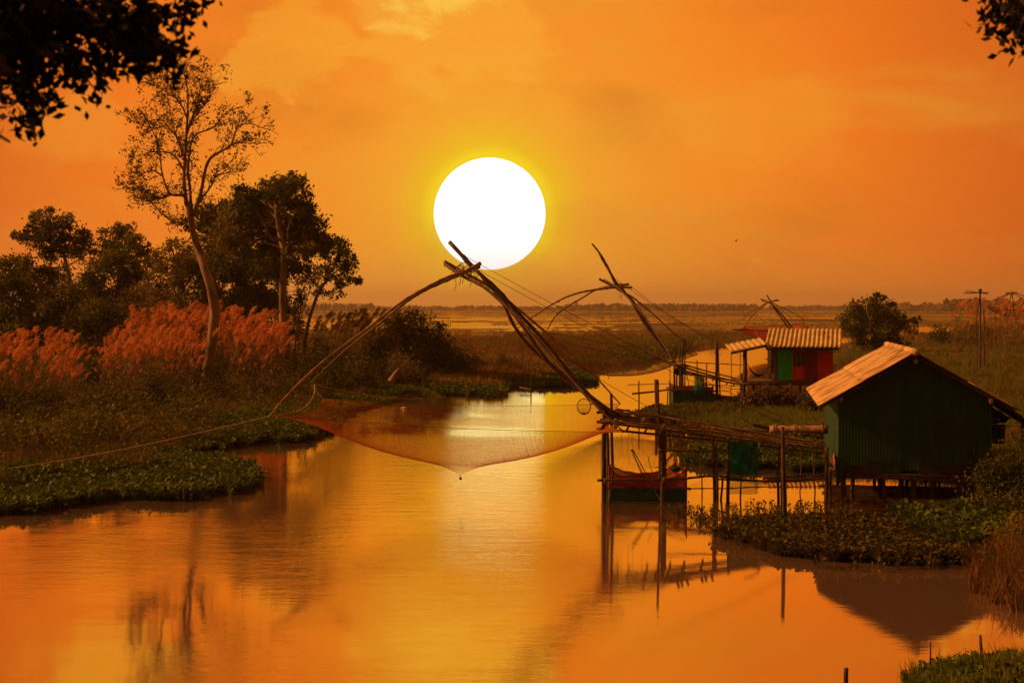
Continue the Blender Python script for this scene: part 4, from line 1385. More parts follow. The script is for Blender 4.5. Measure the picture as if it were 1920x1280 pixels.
def post(root, px, ptop, pbot, d, r, lean=0.0, m='old_wood', wob=0.03, name='post', zb=-0.5):
    t = P(px + lean, ptop, d)
    b = P(px, pbot, d)
    b = b + (b - t).normalized() * 0.35 if zb is None else Vector((b.x, b.y, min(zb, b.z)))
    m_ = MB()
    pole(m_, [b, t], r, r * .85, 10, 7, wob=wob)
    return m_.build(name, m, root, smooth=True)


for (px, a, b, d, r, ln) in [(1132, 770, 935, 33.6, .062, 1), (1139, 778, 930, 34.6, .045, 0), (1150, 738, 900, 34.4, .042, -4), (1137, 870, 935, 33.3, .02, 14),
                             (1239, 712, 800, 34.9, .035, -6), (1242, 795, 925, 33.7, .055, 0), (1246, 800, 915, 34.6, .05, 0),
                             (1340, 818, 938, 33.7, .045, -2), (1346, 822, 930, 34.6, .036, -4), (1364, 812, 940, 33.4, .045, 2), (1349, 890, 938, 34.2, .03, 6),
                             (1388, 800, 930, 34.5, .022, 3), (1459, 830, 950, 33.5, .036, 0), (1466, 832, 948, 34.1, .03, -1), (1472, 808, 952, 33.2, .045, -4),
                             (1548, 838, 950, 33.0, .052, 2), (1556, 880, 945, 34.8, .05, 0), (1318, 860, 920, 35.5, .018, -3), (1499, 850, 930, 35.6, .018, 4), (1531, 850, 925, 35.4, .02, -7)]:
    post(walk, px, a, b, d, r, ln, 'old_wood' if random.random() < .75 else 'bamboo_dark')


def rail(root, pts, d0, d1_, r, m='bamboo', name='beam', wob=.03, r1=None, ne=.0):
    m_ = MB()
    pole(m_, PP(pts, d0, d1_), r, r1 or r * .8, 22, 7, wob=wob, node_every=ne)
    return m_.build(name, m, root, smooth=True)


for (pts, a, b, r, m, nm) in [
    ([(1119, 790), (1240, 805), (1360, 820), (1545, 840)], 33.3, 33.8, .036, 'plank_wood', 'beam'),
    ([(1119, 803), (1240, 815), (1370, 828), (1550, 850)], 33.4, 33.9, .032, 'plank_wood', 'beam'),
    ([(1125, 786), (1240, 798), (1360, 812), (1545, 830)], 34.5, 34.6, .033, 'old_wood', 'beam'),
    ([(1140, 770), (1250, 784), (1360, 800), (1545, 832)], 33.9, 34.2, .024, 'bamboo', 'deck_pole'),
    ([(1155, 766), (1260, 786), (1400, 815), (1540, 834)], 33.7, 34.0, .022, 'bamboo', 'deck_pole'),
    ([(1180, 772), (1290, 790), (1420, 818), (1548, 836)], 34.1, 34.3, .024, 'bamboo', 'deck_pole'),
    ([(1140, 782), (1240, 795), (1330, 806), (1440, 825)], 33.6, 33.9, .03, 'bamboo_dark', 'deck_pole'),
    ([(1130, 779), (1200, 790), (1300, 802), (1400, 812)], 34.2, 34.2, .034, 'old_wood', 'deck_pole'),
    ([(1160, 790), (1280, 803), (1400, 818), (1545, 842)], 33.5, 34.0, .03, 'bamboo', 'deck_pole'),
    ([(1120, 773), (1180, 769)], 33.4, 34.4, .033, 'old_wood', 'beam'),
    ([(1234, 843), (1300, 845), (1365, 845)], 33.6, 33.6, .025, 'plank_wood', 'rail'),
    ([(1120, 900), (1200, 899), (1290, 897)], 33.3, 33.5, .030, 'bamboo_dark', 'rail'),
    ([(1290, 896), (1340, 892), (1400, 899), (1470, 900), (1548, 891)], 33.5, 33.4, .028, 'bamboo_dark', 'rail'),
    ([(1345, 898), (1400, 901), (1480, 902), (1545, 896)], 33.5, 34.2, .022, 'bamboo_dark', 'rail'),
    ([(1288, 916), (1440, 913), (1590, 911)], 33.4, 34.0, .014, 'bamboo_dark', 'rail'),
    ([(1430, 897), (1500, 893), (1546, 889)], 34.2, 34.6, .026, 'old_wood', 'rail')]:
    rail(walk, pts, a, b, r, m, nm, ne=.35 if 'bamboo' in m else 0)
for k in range(16):
    px = 1130 + k * 26 + random.uniform(-6, 6)
    y = 800 + (px - 1130) * .103
    m_ = MB()
    pole(m_, [P(px - 3, y + 2, 33.2), P(px + 3, y - 8, 34.8)], .032, .028, 6, 6)
    m_.build('cross_bearer', 'old_wood', walk, smooth=True)
for (px, py) in [(1270, 793), (1277, 795), (1288, 797), (1315, 803), (1322, 805), (1334, 806), (1205, 788), (1242, 800), (1364, 822), (1472, 836), (1340, 830), (1134, 790), (1151, 790), (1150, 803), (1132, 902), (1242, 900)]:
    c = P(px, py, 33.35)
    m_ = MB()
    for q in range(3):
        m_.tube([c + Vector((math.sin(t) * .012 + q * .018 + .02 * math.cos(t), math.sin(t) * .07, math.cos(t) * .07)) for t in np.linspace(0, 6.28, 9)], .008, 4)
    m_.build('lashing', 'rope', walk)
m_ = MB()
pole(m_, [P(1395, 812, 33.1), P(1410, 818, 33.0), P(1422, 826, 33.0), P(1424, 840, 33.0)], .02, .02, 14, 6)
m_.build('tied_end', 'rope', walk, smooth=True)
# coiled dark pipe on the net end of the walkway
m_ = MB()
pole(m_, [P(1136, 779, 33.9), P(1170, 781, 33.9), P(1198, 790, 33.9)], .09, .07, 10, 8, wob=.03)
o = m_.build('timber_log', 'old_wood', smooth=True, loc=P(1165, 784, 33.9))
tag(o, 'short dark log lying on the net end of the near walkway', 'log')
# thin hanging lines under the walkway
m_ = MB()
for px, a, b in [(1166, 800, 855), (1178, 805, 870), (1186, 806, 850), (1127, 815, 920), (1204, 820, 850)]:
    m_.tube([P(px, a, 33.4), P(px - 1, (a + b) / 2, 33.4), P(px + 2, b, 33.4)], .004, 3)
m_.build('hanging_line', 'rope_dark', walk)

# second walkway (far)
random.seed(72)
walk2 = thing('bamboo_walkway', 'far bamboo walkway on stilts running from the second net to the small striped hut', 'walkway', G(1300, 768))
for (px, a, b, r, ln, dd) in [(1264, 645, 768, .05, 1, 64), (1269, 690, 770, .045, 0, 65), (1273, 642, 770, .04, 2, 65.5), (1277, 690, 772, .05, -1, 64.2),
                              (1281, 640, 770, .05, -2, 65.4), (1284, 634, 700, .035, 0, 66), (1258, 685, 772, .02, -2, 64), (1345, 638, 768, .075, -2, 63.8), (1352, 650, 768, .035, -6, 65),
                              (1371, 650, 752, .02, 0, 66), (1308, 675, 770, .03, -1, 65), (1325, 680, 768, .03, 0, 65), (1391, 700, 745, .06, 0, 62.5), (1396, 702, 742, .05, 0, 64),
                              (1315, 735, 772, .03, 0, 65.5), (1300, 700, 748, .02, -12, 65), (1388, 660, 715, .02, 0, 65.8)]:
    post(walk2, px, a, b, dd, r, ln, 'old_wood')
for (pts, a, b, r, m, nm) in [
    ([(1262, 682), (1310, 697), (1350, 708), (1392, 718)], 64, 63.4, .05, 'plank_wood', 'beam'),
    ([(1262, 690), (1310, 702), (1350, 713), (1396, 722)], 64, 63.4, .045, 'bamboo_dark', 'beam'),
    ([(1270, 680), (1330, 697), (1392, 712)], 65.2, 64.2, .045, 'bamboo', 'deck_pole'),
    ([(1275, 700), (1330, 706), (1392, 716)], 65.2, 64.4, .045, 'bamboo', 'deck_pole'),
    ([(1268, 678), (1350, 682), (1392, 684)], 65, 64, .028, 'bamboo', 'rail'),
    ([(1255, 725), (1330, 722), (1392, 724)], 64.5, 64, .018, 'bamboo_dark', 'rail'),
    ([(1320, 718), (1370, 728), (1392, 729)], 64.5, 64, .016, 'bamboo_dark', 'rail'),
    ([(1280, 674), (1307, 664)], 65, 65, .02, 'bamboo', 'rail'),
    ([(1300, 736), (1372, 732)], 65, 64, .016, 'bamboo_dark', 'rail')]:
    rail(walk2, pts, a, b, r, m, nm)
m_ = MB()
for k in range(9):
    c = P(1266 + random.uniform(-3, 12), 686 + k * 2.0, 64.3)
    pole(m_, [c, c + Vector((.5, .8, .03))], .05, .05, 4, 6)
m_.build('net_bundle', 'tarp_black', walk2, smooth=True)
for k in range(8):
    px = 1285 + k * 13
    m_ = MB()
    y = 693 + (px - 1262) * .25
    pole(m_, [P(px - 1, y + 2, 63.5), P(px + 1, y - 2, 65)], .035, .035, 5, 6)
    m_.build('cross_bearer', 'old_wood', walk2, smooth=True)


# ---------------------------------------------------------------- floating cages and hanging nets
def cage(label, x0, x1, ytop, ymid, ybot, d, deep, top_m, low_m, sd, dense=1.0):
    random.seed(sd)
    a0, a1 = P(x0, ybot, d), P(x1, ybot, d)
    z0 = -0.12
    root = thing('fish_cage', label, 'fish cage', ((a0.x + a1.x) / 2, d + deep / 2, 0), 'floating net cages beside the walkways')
    zt, zm = P(x0, ytop, d).z, P(x0, ymid, d).z
    W_ = a1.x - a0.x
    cor = [(a0.x, d), (a1.x, d), (a1.x - .05, d + deep), (a0.x + .05, d + deep)]
    tw, lw = MB(), MB()
    for k in range(4):
        (xa, ya), (xb, yb) = cor[k], cor[(k + 1) % 4]

        def f_top(u, v, xa=xa, ya=ya, xb=xb, yb=yb):
            s_ = math.sin(math.pi * u)
            zz = zt - (zt - zm) * 0.62 * (s_ ** 0.45)
            return Vector((xa + (xb - xa) * u, ya + (yb - ya) * u + .02 * math.sin(u * 20), zm + (zz - zm) * v + 0.01 * math.sin(u * 31)))

        def f_low(u, v, xa=xa, ya=ya, xb=xb, yb=yb):
            b_ = .05 * math.sin(math.pi * (1 - v)) * math.sin(math.pi * u)
            return Vector((xa + (xb - xa) * u, ya + (yb - ya) * u - b_, z0 + (zm - z0 + .01 * math.sin(u * 17)) * v))
        L_ = math.hypot(xb - xa, yb - ya)
        net_grid(tw, f_top, int(L_ / .017 * dense), max(6, int((zt - zm) / .02 * dense)), .0045 / dense, 20)
        lw.grid(f_low, 24, 6)
        tw.tube([f_top(u, 1) for u in np.linspace(0, 1, 24)], .018, 5)
        tw.tube([f_top(u, 0.55) for u in np.linspace(0, 1, 24)], .010, 5)
    lw.quad(*[(cor[k][0], cor[k][1], z0) for k in range(4)])
    tw.build('upper_net', top_m, root)
    lw.build('lower_net', low_m, root)
    for (x, y) in cor:
        m_ = MB()
        pole(m_, [Vector((x, y, -.5)), Vector((x + random.uniform(-.05, .05), y, zt + random.uniform(.0, .12)))], .02, .016, 5, 6)
        m_.build('corner_stake', 'old_wood', root, smooth=True)
    for (xa, ya), (xb, yb) in ((cor[0], cor[1]), (cor[3], cor[2])):
        m_ = MB()
        pole(m_, [Vector((xa - .15, ya - .03, zm + .05)), Vector((xb + .1, yb - .03, zm + .03))], .032, .028, 8, 7, node_every=.3)
        m_.build('float_pole', 'bamboo_dark', root, smooth=True)
    return root


cage('orange net cage with a teal skirt floating below the net end of the near walkway', 1142, 1287, 872, 918, 932, 33.9, 1.5, 'net_orange', 'teal_tarp', 81)
cage('small far net cage with a teal skirt floating below the second net', 1263, 1338, 722, 734, 747, 63.6, 2.2, 'net_orange', 'teal_tarp', 82, .6)

for (nm_, px0, px1, ya, yb, ye, d, lab, dn) in [('hanging_net', 1369, 1422, 829, 888, 926, 33.2, 'teal net hanging from the near walkway into the water', 1.0),
                                               ('hanging_net', 1303, 1321, 705, 730, 738, 63.4, 'small teal net hanging from the far walkway', .5)]:
    p0, p1 = P(px0, ya, d), P(px1, ya, d)
    zb, ze = P(px0, yb, d).z, P(px0, ye, d).z
    root = thing(nm_, lab, 'hanging net', ((p0.x + p1.x) / 2, d, p0.z), 'teal nets hung under the walkways')
    m_ = MB()
    w_ = p1.x - p0.x
    for off in (0, .10, .2):
        net_grid(m_, lambda u, v: Vector((p0.x + w_ * u, d + off + .03 * math.sin(u * 9 + v * 3 + off * 30), p0.z + (zb - p0.z) * v - .03 * math.sin(u * 3.14))), int(w_ / .013 * dn), int((p0.z - zb) / .013 * dn), .0026 / dn, 16)
    m_.build('folded_net', 'net_teal', root)
    m_ = MB()
    net_grid(m_, lambda u, v: Vector((p0.x + w_ * u * (1 - .02 * v), d + .02 + .03 * math.sin(u * 8), zb + (ze - zb) * v)), int(w_ / .022 * dn), int((zb - ze) / .022 * dn), .0034 / dn, 10)
    m_.build('loose_net', 'net_teal', root)
    m_ = MB()
    pole(m_, [p0 + Vector((-.06, .05, .02)), p1 + Vector((.06, .05, .02))], .018, .018, 6, 6)
    m_.build('hanging_rod', 'bamboo_dark', root, smooth=True)

# hoop net by the boom foot
c = P(1095, 762, 33.4)
hoop = thing('landing_net', 'small round hand net hanging beside the foot of the big net boom', 'hand net', c)
m_ = MB()
m_.tube([c + Vector((math.cos(t) * .16, math.sin(t) * .05, math.sin(t) * .18)) for t in np.linspace(0, 2 * math.pi, 25)], .010, 5)
m_.tube([c + Vector((.15, 0, .06)), c + Vector((.34, .05, .1))], .014, 5)
m_.build('hoop', 'black_line', hoop)
m_ = MB()
for k in range(12):
    t = k / 12 * 2 * math.pi
    a = c + Vector((math.cos(t) * .16, math.sin(t) * .05, math.sin(t) * .18))
    b = c + Vector((.0, .0, -.16))
    m_.tube([a, a.lerp(b, .5) + Vector((0, .05, -.03)), b], .0035, 3)
for s_ in (.35, .65, .85):
    m_.tube([c.lerp(Vector((0, 0, -.16)) + c, 1 - s_) + Vector((math.cos(t) * .16 * s_, math.sin(t) * .05 * s_ + .02, math.sin(t) * .18 * s_)) for t in np.linspace(0, 2 * math.pi, 17)], .003, 3)
m_.build('mesh_bag', 'black_line', hoop)

# ---------------------------------------------------------------- large green hut
random.seed(90)
hd = 34.5
FL = P(1572, 882, hd)                     # front left foot of the wall
FL.z = 0.66
ang_h = R(9.5)
RD = Vector((math.sin(ang_h), math.cos(ang_h), 0))      # ridge direction, going away
GD = Vector((math.cos(ang_h), -math.sin(ang_h), 0))     # gable direction, to the right
UP = Vector((0, 0, 1))
Wd, Ld = 3.55, 6.6
z_f, z_e, z_a = FL.z, 2.46, 3.46
hut = thing('green_hut', 'large dark green tin hut on stilts with a pale corrugated gable roof', 'hut', FL)


def HP(u, v, z):
    """hut point: metres right along the gable, metres back, height"""
    return FL + GD * u + RD * v + UP * (z - FL.z)


def gable_sheet(mb, u0, u1, v, zb, n=1, nrm=-1, amp=.0022, pitch=.075):
    nu = int((u1 - u0) / pitch * 6)
    def top(u):
        return z_e + (z_a - z_e) * (1 - abs(u - Wd / 2) / (Wd / 2)) - .02
    mb.grid(lambda a, b: HP(u0 + (u1 - u0) * a, v - amp * math.sin((u1 - u0) * a / pitch * 6.283), (zb + (top(u0 + (u1 - u0) * a) - zb) * b)), nu, 5)


xs = [0, .74, 1.46, 1.86, 2.62, 3.05, Wd]
for k in range(6):
    m_ = MB()
    gable_sheet(m_, xs[k], xs[k + 1] + .02, -.012 * (k % 2), z_f + random.uniform(-.03, .05))
    m_.build('wall_sheet', 'sheet_green_dark', hut, smooth=True)
m_ = MB(); gable_sheet(m_, 0, Wd, Ld, z_f); m_.build('rear_wall', 'sheet_green_dark', hut, smooth=True)
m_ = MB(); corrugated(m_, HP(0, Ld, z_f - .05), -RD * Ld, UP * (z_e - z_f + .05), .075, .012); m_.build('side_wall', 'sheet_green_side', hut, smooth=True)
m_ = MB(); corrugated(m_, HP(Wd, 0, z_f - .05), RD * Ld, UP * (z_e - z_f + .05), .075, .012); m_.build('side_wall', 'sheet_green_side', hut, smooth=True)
# odd patches on the gable
for (u0, u1, za, zb, mm) in [(2.28, 3.24, 1.36, 1.79, 'sheet_patch'), (.55, 1.24, .89, 1.05, 'sheet_patch'), (1.88, 2.45, z_f - .04, .84, 'sheet_brown'),
                             (2.50, 3.02, z_f - .03, .86, 'sheet_brown'), (3.10, 3.62, z_f + .02, 1.05, 'sheet_brown'), (.25, 1.0, z_f - .08, .80, 'sheet_brown'),
                             (1.86, 2.62, 1.86, 2.5, 'sheet_green_dark')]:
    m_ = MB()
    m_.box(HP(u0, -.034, za), GD * (u1 - u0), RD * .012, UP * (zb - za))
    m_.build('wall_patch', mm, hut)
# hanging rusty sheet at the left corner
m_ = MB()
m_.grid(lambda a, b: HP(-.10 + .22 * a + .05 * b, -.05 + .8 * a * 0, z_f + .35 - (.75 - .25 * a) * b) + Vector((0, -.02 * math.sin(a * 30), 0)), 16, 4)
m_.build('loose_sheet', 'sheet_green_side', hut, smooth=True, thick=.004)
m_ = MB()
m_.grid(lambda a, b: HP(-.02, Ld * .02 + 1.3 * a, z_f + .28 - .26 * b) + Vector((-.03, 0, .03 * math.sin(a * 12))), 24, 2)
m_.build('rusty_skirt', 'rust', hut, smooth=True, thick=.004)
# roof: two corrugated slopes with overhang, waves run from ridge to eave
ov_f, ov_b, ov_e = .42, .35, .50
sl_ = (z_a - z_e) / (Wd / 2)
for side in (-1, 1):
    roof = None
    for r_ in range(2):
        m_ = MB()
        e_out = -ov_e if side < 0 else Wd + ov_e + .12
        mid = Wd / 2
        a0, a1 = (0.0, .54) if r_ == 0 else (.50, 1.0)
        us, ue = mid + (e_out - mid) * a0, mid + (e_out - mid) * a1
        zs = z_a + .07 - abs(us - mid) * sl_ + (0.018 if r_ == 0 else 0)
        ze = z_a + .07 - abs(ue - mid) * sl_ + (0.018 if r_ == 0 else 0)
        p_a = HP(us, -ov_f, zs)
        corrugated(m_, p_a, RD * (Ld + ov_f + ov_b), HP(ue, -ov_f, ze) - p_a, .15, .020, nrm=Vector((0, 0, 1)), sag=.006)
        o = m_.build('roof', 'sheet_roof', hut if roof is None else roof, smooth=True, thick=.012)
        if roof is None:
            roof = o
        else:
            o.name = 'roof_sheet'
    # rafters under the slope
    for v in (-ov_f + .12, 0.6, 2.2, 3.8, 5.4):
        m_ = MB()
        pole(m_, [HP(Wd / 2, v, z_a - .01), HP(e_out * .97, v, z_a - .01 - abs(e_out * .97 - Wd / 2) * sl_)], .032, .03, 4, 6)
        m_.build('rafter', 'old_wood', hut, smooth=True)
m_ = MB()
m_.tube([HP(Wd / 2, v, z_a + .085 + .01 * math.sin(v * 5)) for v in np.linspace(-ov_f - .03, Ld + ov_b, 14)], .085, 12)
m_.build('ridge_cap', 'sheet_roof', hut, smooth=True)
for (u, z) in [(Wd / 2, z_a - .13), (.05, z_e - .06), (Wd - .05, z_e - .06)]:
    m_ = MB()
    m_.box(HP(u - .035, -ov_f - .02, z - .05), GD * .07, RD * (Ld * .98), UP * .10)
    m_.build('roof_beam', 'plank_wood', hut)
# awning on the right side
m_ = MB()
p_a = HP(Wd + .15, -ov_f + .1, z_e - .10)
corrugated(m_, p_a, RD * 4.2, HP(Wd + 1.5, -ov_f + .1, z_e - .95) - p_a, .13, .02, nrm=Vector((0, 0, 1)))
aw = m_.build('awning', 'tarp_black', hut, smooth=True, thick=.012)
for v in (0, 3.5):
    m_ = MB()
    pole(m_, [HP(Wd + 1.35, v, z_e - .85), HP(Wd + 1.35, v, .1)], .035, .035, 5, 6)
    m_.build('awning_post', 'old_wood', hut, smooth=True)
# floor and stilts
m_ = MB()
m_.box(HP(-.02, -.03, z_f - .10), GD * (Wd + .06), RD * (Ld + .05), UP * .05)
m_.build('floor', 'old_wood', hut)
for v in (.02, 1.6, 3.2, 4.8, 6.4):
    m_ = MB()
    pole(m_, [HP(-.15, v, z_f - .15), HP(Wd + .25, v, z_f - .16)], .05, .045, 8, 7, wob=.02)
    m_.build('floor_beam', 'old_wood', hut, smooth=True)
for px, r, v in [(1577, .06, 0), (1583, .05, .3), (1596, .055, .1), (1648, .05, 1.6), (1657, .045, .1), (1654, .04, 3.2), (1690, .045, .15), (1699, .05, 1.6), (1694, .04, 3.2), (1710, .05, .2), (1714, .045, .05),
                 (1738, .04, 1.6), (1745, .05, .1), (1753, .04, 3.2), (1752, .045, .3), (1800, .09, .1), (1812, .10, .3), (1830, .10, 1.0), (1845, .08, .2), (1600, .05, 3.2), (1640, .05, 4.8), (1760, .05, 4.8), (1700, .05, 6.4)]:
    d = hd + v - .16 * ((px - 1572) / F * hd) * .2
    x = (px - 960) / F * d
    m_ = MB()
    pole(m_, [Vector((x, d, -.6)), Vector((x + random.uniform(-.04, .04), d, z_f - .06))], r, r * .9, 7, 7, wob=.03)
    m_.build('stilt', 'old_wood', hut, smooth=True)

# things right of the hut
c = P(1872, 797, 36)
bk = thing('fish_trap', 'dark woven basket trap hanging right of the large hut wall', 'basket', c)
m_ = MB()
m_.grid(lambda u, v: Vector((c.x + (.17 - .03 * v) * math.cos(u * 6.283), c.y + (.17 - .03 * v) * math.sin(u * 6.283), c.z - .46 * v)), 24, 10)
m_.build('woven_wall', 'old_wood', bk, thick=.012)
m_ = MB()
m_.tube([Vector((c.x + .18 * math.cos(t), c.y + .18 * math.sin(t), c.z)) for t in np.linspace(0, 6.283, 17)], .014, 5)
m_.build('rim', 'plank_wood', bk)
q0, q1 = P(1850, 757, 35.6), P(1898, 787, 35.4)
m_ = MB()
m_.grid(lambda u, v: Vector((q0.x + (q1.x - q0.x) * u, 35.5 + .25 * v, q0.z - .35 * u - (.35 * (1 - u) ** .6 + .02) * v * 1.3 + .02 * math.sin(u * 14 + v * 5))), 14, 8)
o = m_.build('folded_tarp', 'tarp_black', loc=(q0.x, 35.5, q0.z), thick=.02)
tag(o, 'black folded tarpaulin hanging off the right side of the large hut', 'tarp')
rpp = MB()
rpp.tube([P(1857, 797, 35.2).lerp(P(1990, 803, 34), t) for t in np.linspace(0, 1, 8)], .008, 4)
o = rpp.build('clothes_line', 'rope_dark', loc=P(1857, 797, 35.2))
tag(o, 'thin dark line strung from the large hut to the right edge', 'rope')
for k, (px, py) in enumerate([(1880, 844), (1893, 840), (1872, 848)]):
    c = G(px, py, .25)
    m_ = MB()
    m_.grid(lambda u, v: c + Vector((.20 * (u - .5) * 2, .25 * (v - .5), .03 + .05 * math.sin(u * 5 + k) * math.cos(v * 4))), 8, 6)
    o = m_.build('broken_board', 'white_foam', loc=c, thick=.02)
    tag(o, ['pale broken board on the ground right of the large hut, middle one', 'pale broken board on the ground right of the large hut, rightmost one', 'pale broken board on the ground right of the large hut, leftmost one'][k], 'board', 'pale broken boards beside the hut')

# ---------------------------------------------------------------- small striped hut
random.seed(95)
sd_ = 62.0
x0_, x1_ = P(1457, 700, sd_).x, P(1562, 700, sd_).x
zf2, ze2 = P(0, 713, sd_).z, P(0, 652, sd_).z
sh = thing('striped_hut', 'small hut with green, red and maroon tin walls and a wavy pale roof', 'hut', (x0_, sd_, zf2))
dep = 2.3
for (a, b, mm) in [(1457, 1485.5, 'sheet_green'), (1485.5, 1508.5, 'sheet_red'), (1508.5, 1533, 'sheet_maroon'), (1533, 1562, 'sheet_red')]:
    xa, xb = P(a, 0, sd_).x, P(b, 0, sd_).x
    m_ = MB()
    if a == 1485.5:       # this sheet has the window opening
        zw0, zw1 = P(0, 686, sd_).z, P(0, 661, sd_).z
        xw0, xw1 = P(1489, 0, sd_).x, P(1508, 0, sd_).x
        for (p, q, r_, s_) in [(xa, xw0, zf2, ze2), (xw0, xb, zf2, zw0), (xw0, xb, zw1, ze2 + .05)]:
            corrugated(m_, Vector((p, sd_, r_)), Vector((q - p, 0, 0)), Vector((0, 0, s_ - r_)), .12, .014)
    else:
        corrugated(m_, Vector((xa, sd_, zf2)), Vector((xb - xa, 0, 0)), Vector((0, 0, ze2 + .05 - zf2)), .12, .016)
    m_.build('wall_sheet', mm, sh, smooth=True)
wn = MB()
for (a, b, c_, e) in [(xw0, xw0 + .04, zw0, zw1), (xw1 - .04, xw1, zw0, zw1), (xw0, xw1, zw0, zw0 + .04), (xw0, xw1, zw1 - .04, zw1), ((xw0 + xw1) / 2 - .015, (xw0 + xw1) / 2 + .015, zw0, zw1)]:
    wn.box((a, sd_ - .03 - (.003 if c_ == zw0 and e != zw1 or c_ != zw0 else 0), c_), (b - a, 0, 0), (0, .06, 0), (0, 0, e - c_))
w_ = wn.build('window', 'old_wood', sh)
m_ = MB(); m_.quad((xw0, sd_ + .015, zw0), (xw1, sd_ + .015, zw0), (xw1, sd_ + .015, zw1), (xw0, sd_ + .015, zw1)); m_.build('pane', 'glass_dark', w_)
m_ = MB(); m_.grid(lambda a, b: Vector((x0_ + .012 * math.sin(a * 120), sd_ + dep * a, zf2 + (ze2 + .06 + .2 * dep * a - zf2) * b)), 100, 2); m_.build('side_wall', 'sheet_brown', sh, smooth=True)
m_ = MB(); m_.grid(lambda a, b: Vector((x1_ + .012 * math.sin(a * 120), sd_ + dep * a, zf2 + (ze2 + .06 + .2 * dep * a - zf2) * b)), 100, 2); m_.build('side_wall', 'sheet_red', sh, smooth=True)
m_ = MB(); corrugated(m_, Vector((x0_, sd_ + dep, zf2)), Vector((x1_ - x0_, 0, 0)), Vector((0, 0, ze2 - zf2 + .5)), .12, .014); m_.build('rear_wall', 'sheet_green', sh, smooth=True)
m_ = MB(); m_.box((x0_ - .16, sd_ - .04, zf2 - .02), (.12, 0, 0), (0, .1, 0), (0, 0, ze2 - zf2)); m_.build('corner_post', 'rust', sh)
A_ = P(1434, 650, sd_ - .6); B_ = P(1577, 651, sd_ - .6)
C2 = P(1442, 616, sd_ + 2.7)
m_ = MB()
corrugated(m_, A_, B_ - A_, Vector((C2.x - A_.x, C2.y - A_.y, C2.z - A_.z)), .20, .030, nrm=Vector((0, -.25, 1)))
m_.build('roof', 'roof_old', sh, smooth=True, thick=.02)
m_ = MB()
m_.box(A_ + Vector((.1, .02, -.14)), (B_.x - A_.x - .2, 0, 0), (0, .08, 0), (0, 0, .08))
m_.box((B_.x - .14, A_.y + .05, A_.z - .16), (.05, 0, 0), (0, 3.1, .72), (0, 0, .14))
m_.box((A_.x + .1, A_.y + .05, A_.z - .16), (.05, 0, 0), (0, 3.1, .72), (0, 0, .14))
m_.build('fascia', 'old_wood', sh)
m_ = MB()
for q in range(14):
    px, py = random.uniform(1455, 1550), random.uniform(628, 642)
m_ = MB()
m_.box((P(1388, 0, sd_).x, sd_ - .35, zf2 - .08), (P(1580, 0, sd_).x - P(1388, 0, sd_).x, 0, 0), (0, dep + .6, 0), (0, 0, .05))
m_.build('floor', 'plank_wood', sh)
m_ = MB()
pole(m_, [Vector((P(1386, 0, sd_).x, sd_ - .38, zf2 - .13)), Vector((P(1600, 0, sd_).x, sd_ - .38, zf2 - .14))], .06, .05, 10, 7, wob=.02)
m_.build('floor_beam', 'old_wood', sh, smooth=True)
for px, v in [(1393, 0), (1420, 1.2), (1460, 0), (1500, .2), (1535, 0), (1560, .3), (1575, 0), (1470, 2), (1545, 2)]:
    m_ = MB()
    x = P(px, 0, sd_).x
    pole(m_, [Vector((x, sd_ + v - .2, -.2)), Vector((x, sd_ + v - .2, zf2 - .05))], .06, .05, 5, 7, wob=.02)
    m_.build('stilt', 'old_wood', sh, smooth=True)
# veranda lean-to
va, vb = P(1371, 659, sd_ - .7), P(1438, 645, sd_ - .9)
m_ = MB()
m_.grid(lambda u, v: va.lerp(vb, u) + Vector((0.08 * v, 2.3 * v, .22 * v + .02 * math.sin(u * 40))), 50, 3)
ver = m_.build('veranda_roof', 'roof_old', sh, smooth=True, thick=.03)
m_ = MB()
m_.box(va + Vector((.0, .02, -.12)), vb - va, (0, .06, 0), (0, 0, .09))
m_.build('veranda_beam', 'old_wood', sh)
for px, v, r in [(1395, .1, .10), (1399, .5, .05), (1404, 1.7, .05)]:
    m_ = MB()
    x = P(px, 0, sd_).x
    pole(m_, [Vector((x, sd_ + v - .3, zf2 - .05)), Vector((x + .02, sd_ + v - .3, va.z + .02))], r, r * .9, 6, 8, wob=.03)
    m_.build('veranda_post', 'old_wood', sh, smooth=True)
h0, h1 = P(1402, 683, sd_ - .2), P(1438, 690, sd_ + .3)
hm = thing('hammock', 'dark hammock slung between the veranda post and the striped hut', 'hammock', h0)
m_ = MB()
m_.grid(lambda u, v: h0.lerp(h1, u) + Vector((0, (v - .5) * .5 * math.sin(math.pi * u), -.36 * math.sin(math.pi * u) ** .8 - .1 * math.sin(math.pi * v) * math.sin(math.pi * u))), 16, 6)
m_.build('cloth', 'tarp_black', hm, smooth=True, thick=.02)
m_ = MB(); m_.tube([h0, h0 + Vector((-.1, 0, .1))], .015, 4); m_.tube([h1, h1 + Vector((.15, 0, .12))], .015, 4); m_.build('cord', 'rope_dark', hm)

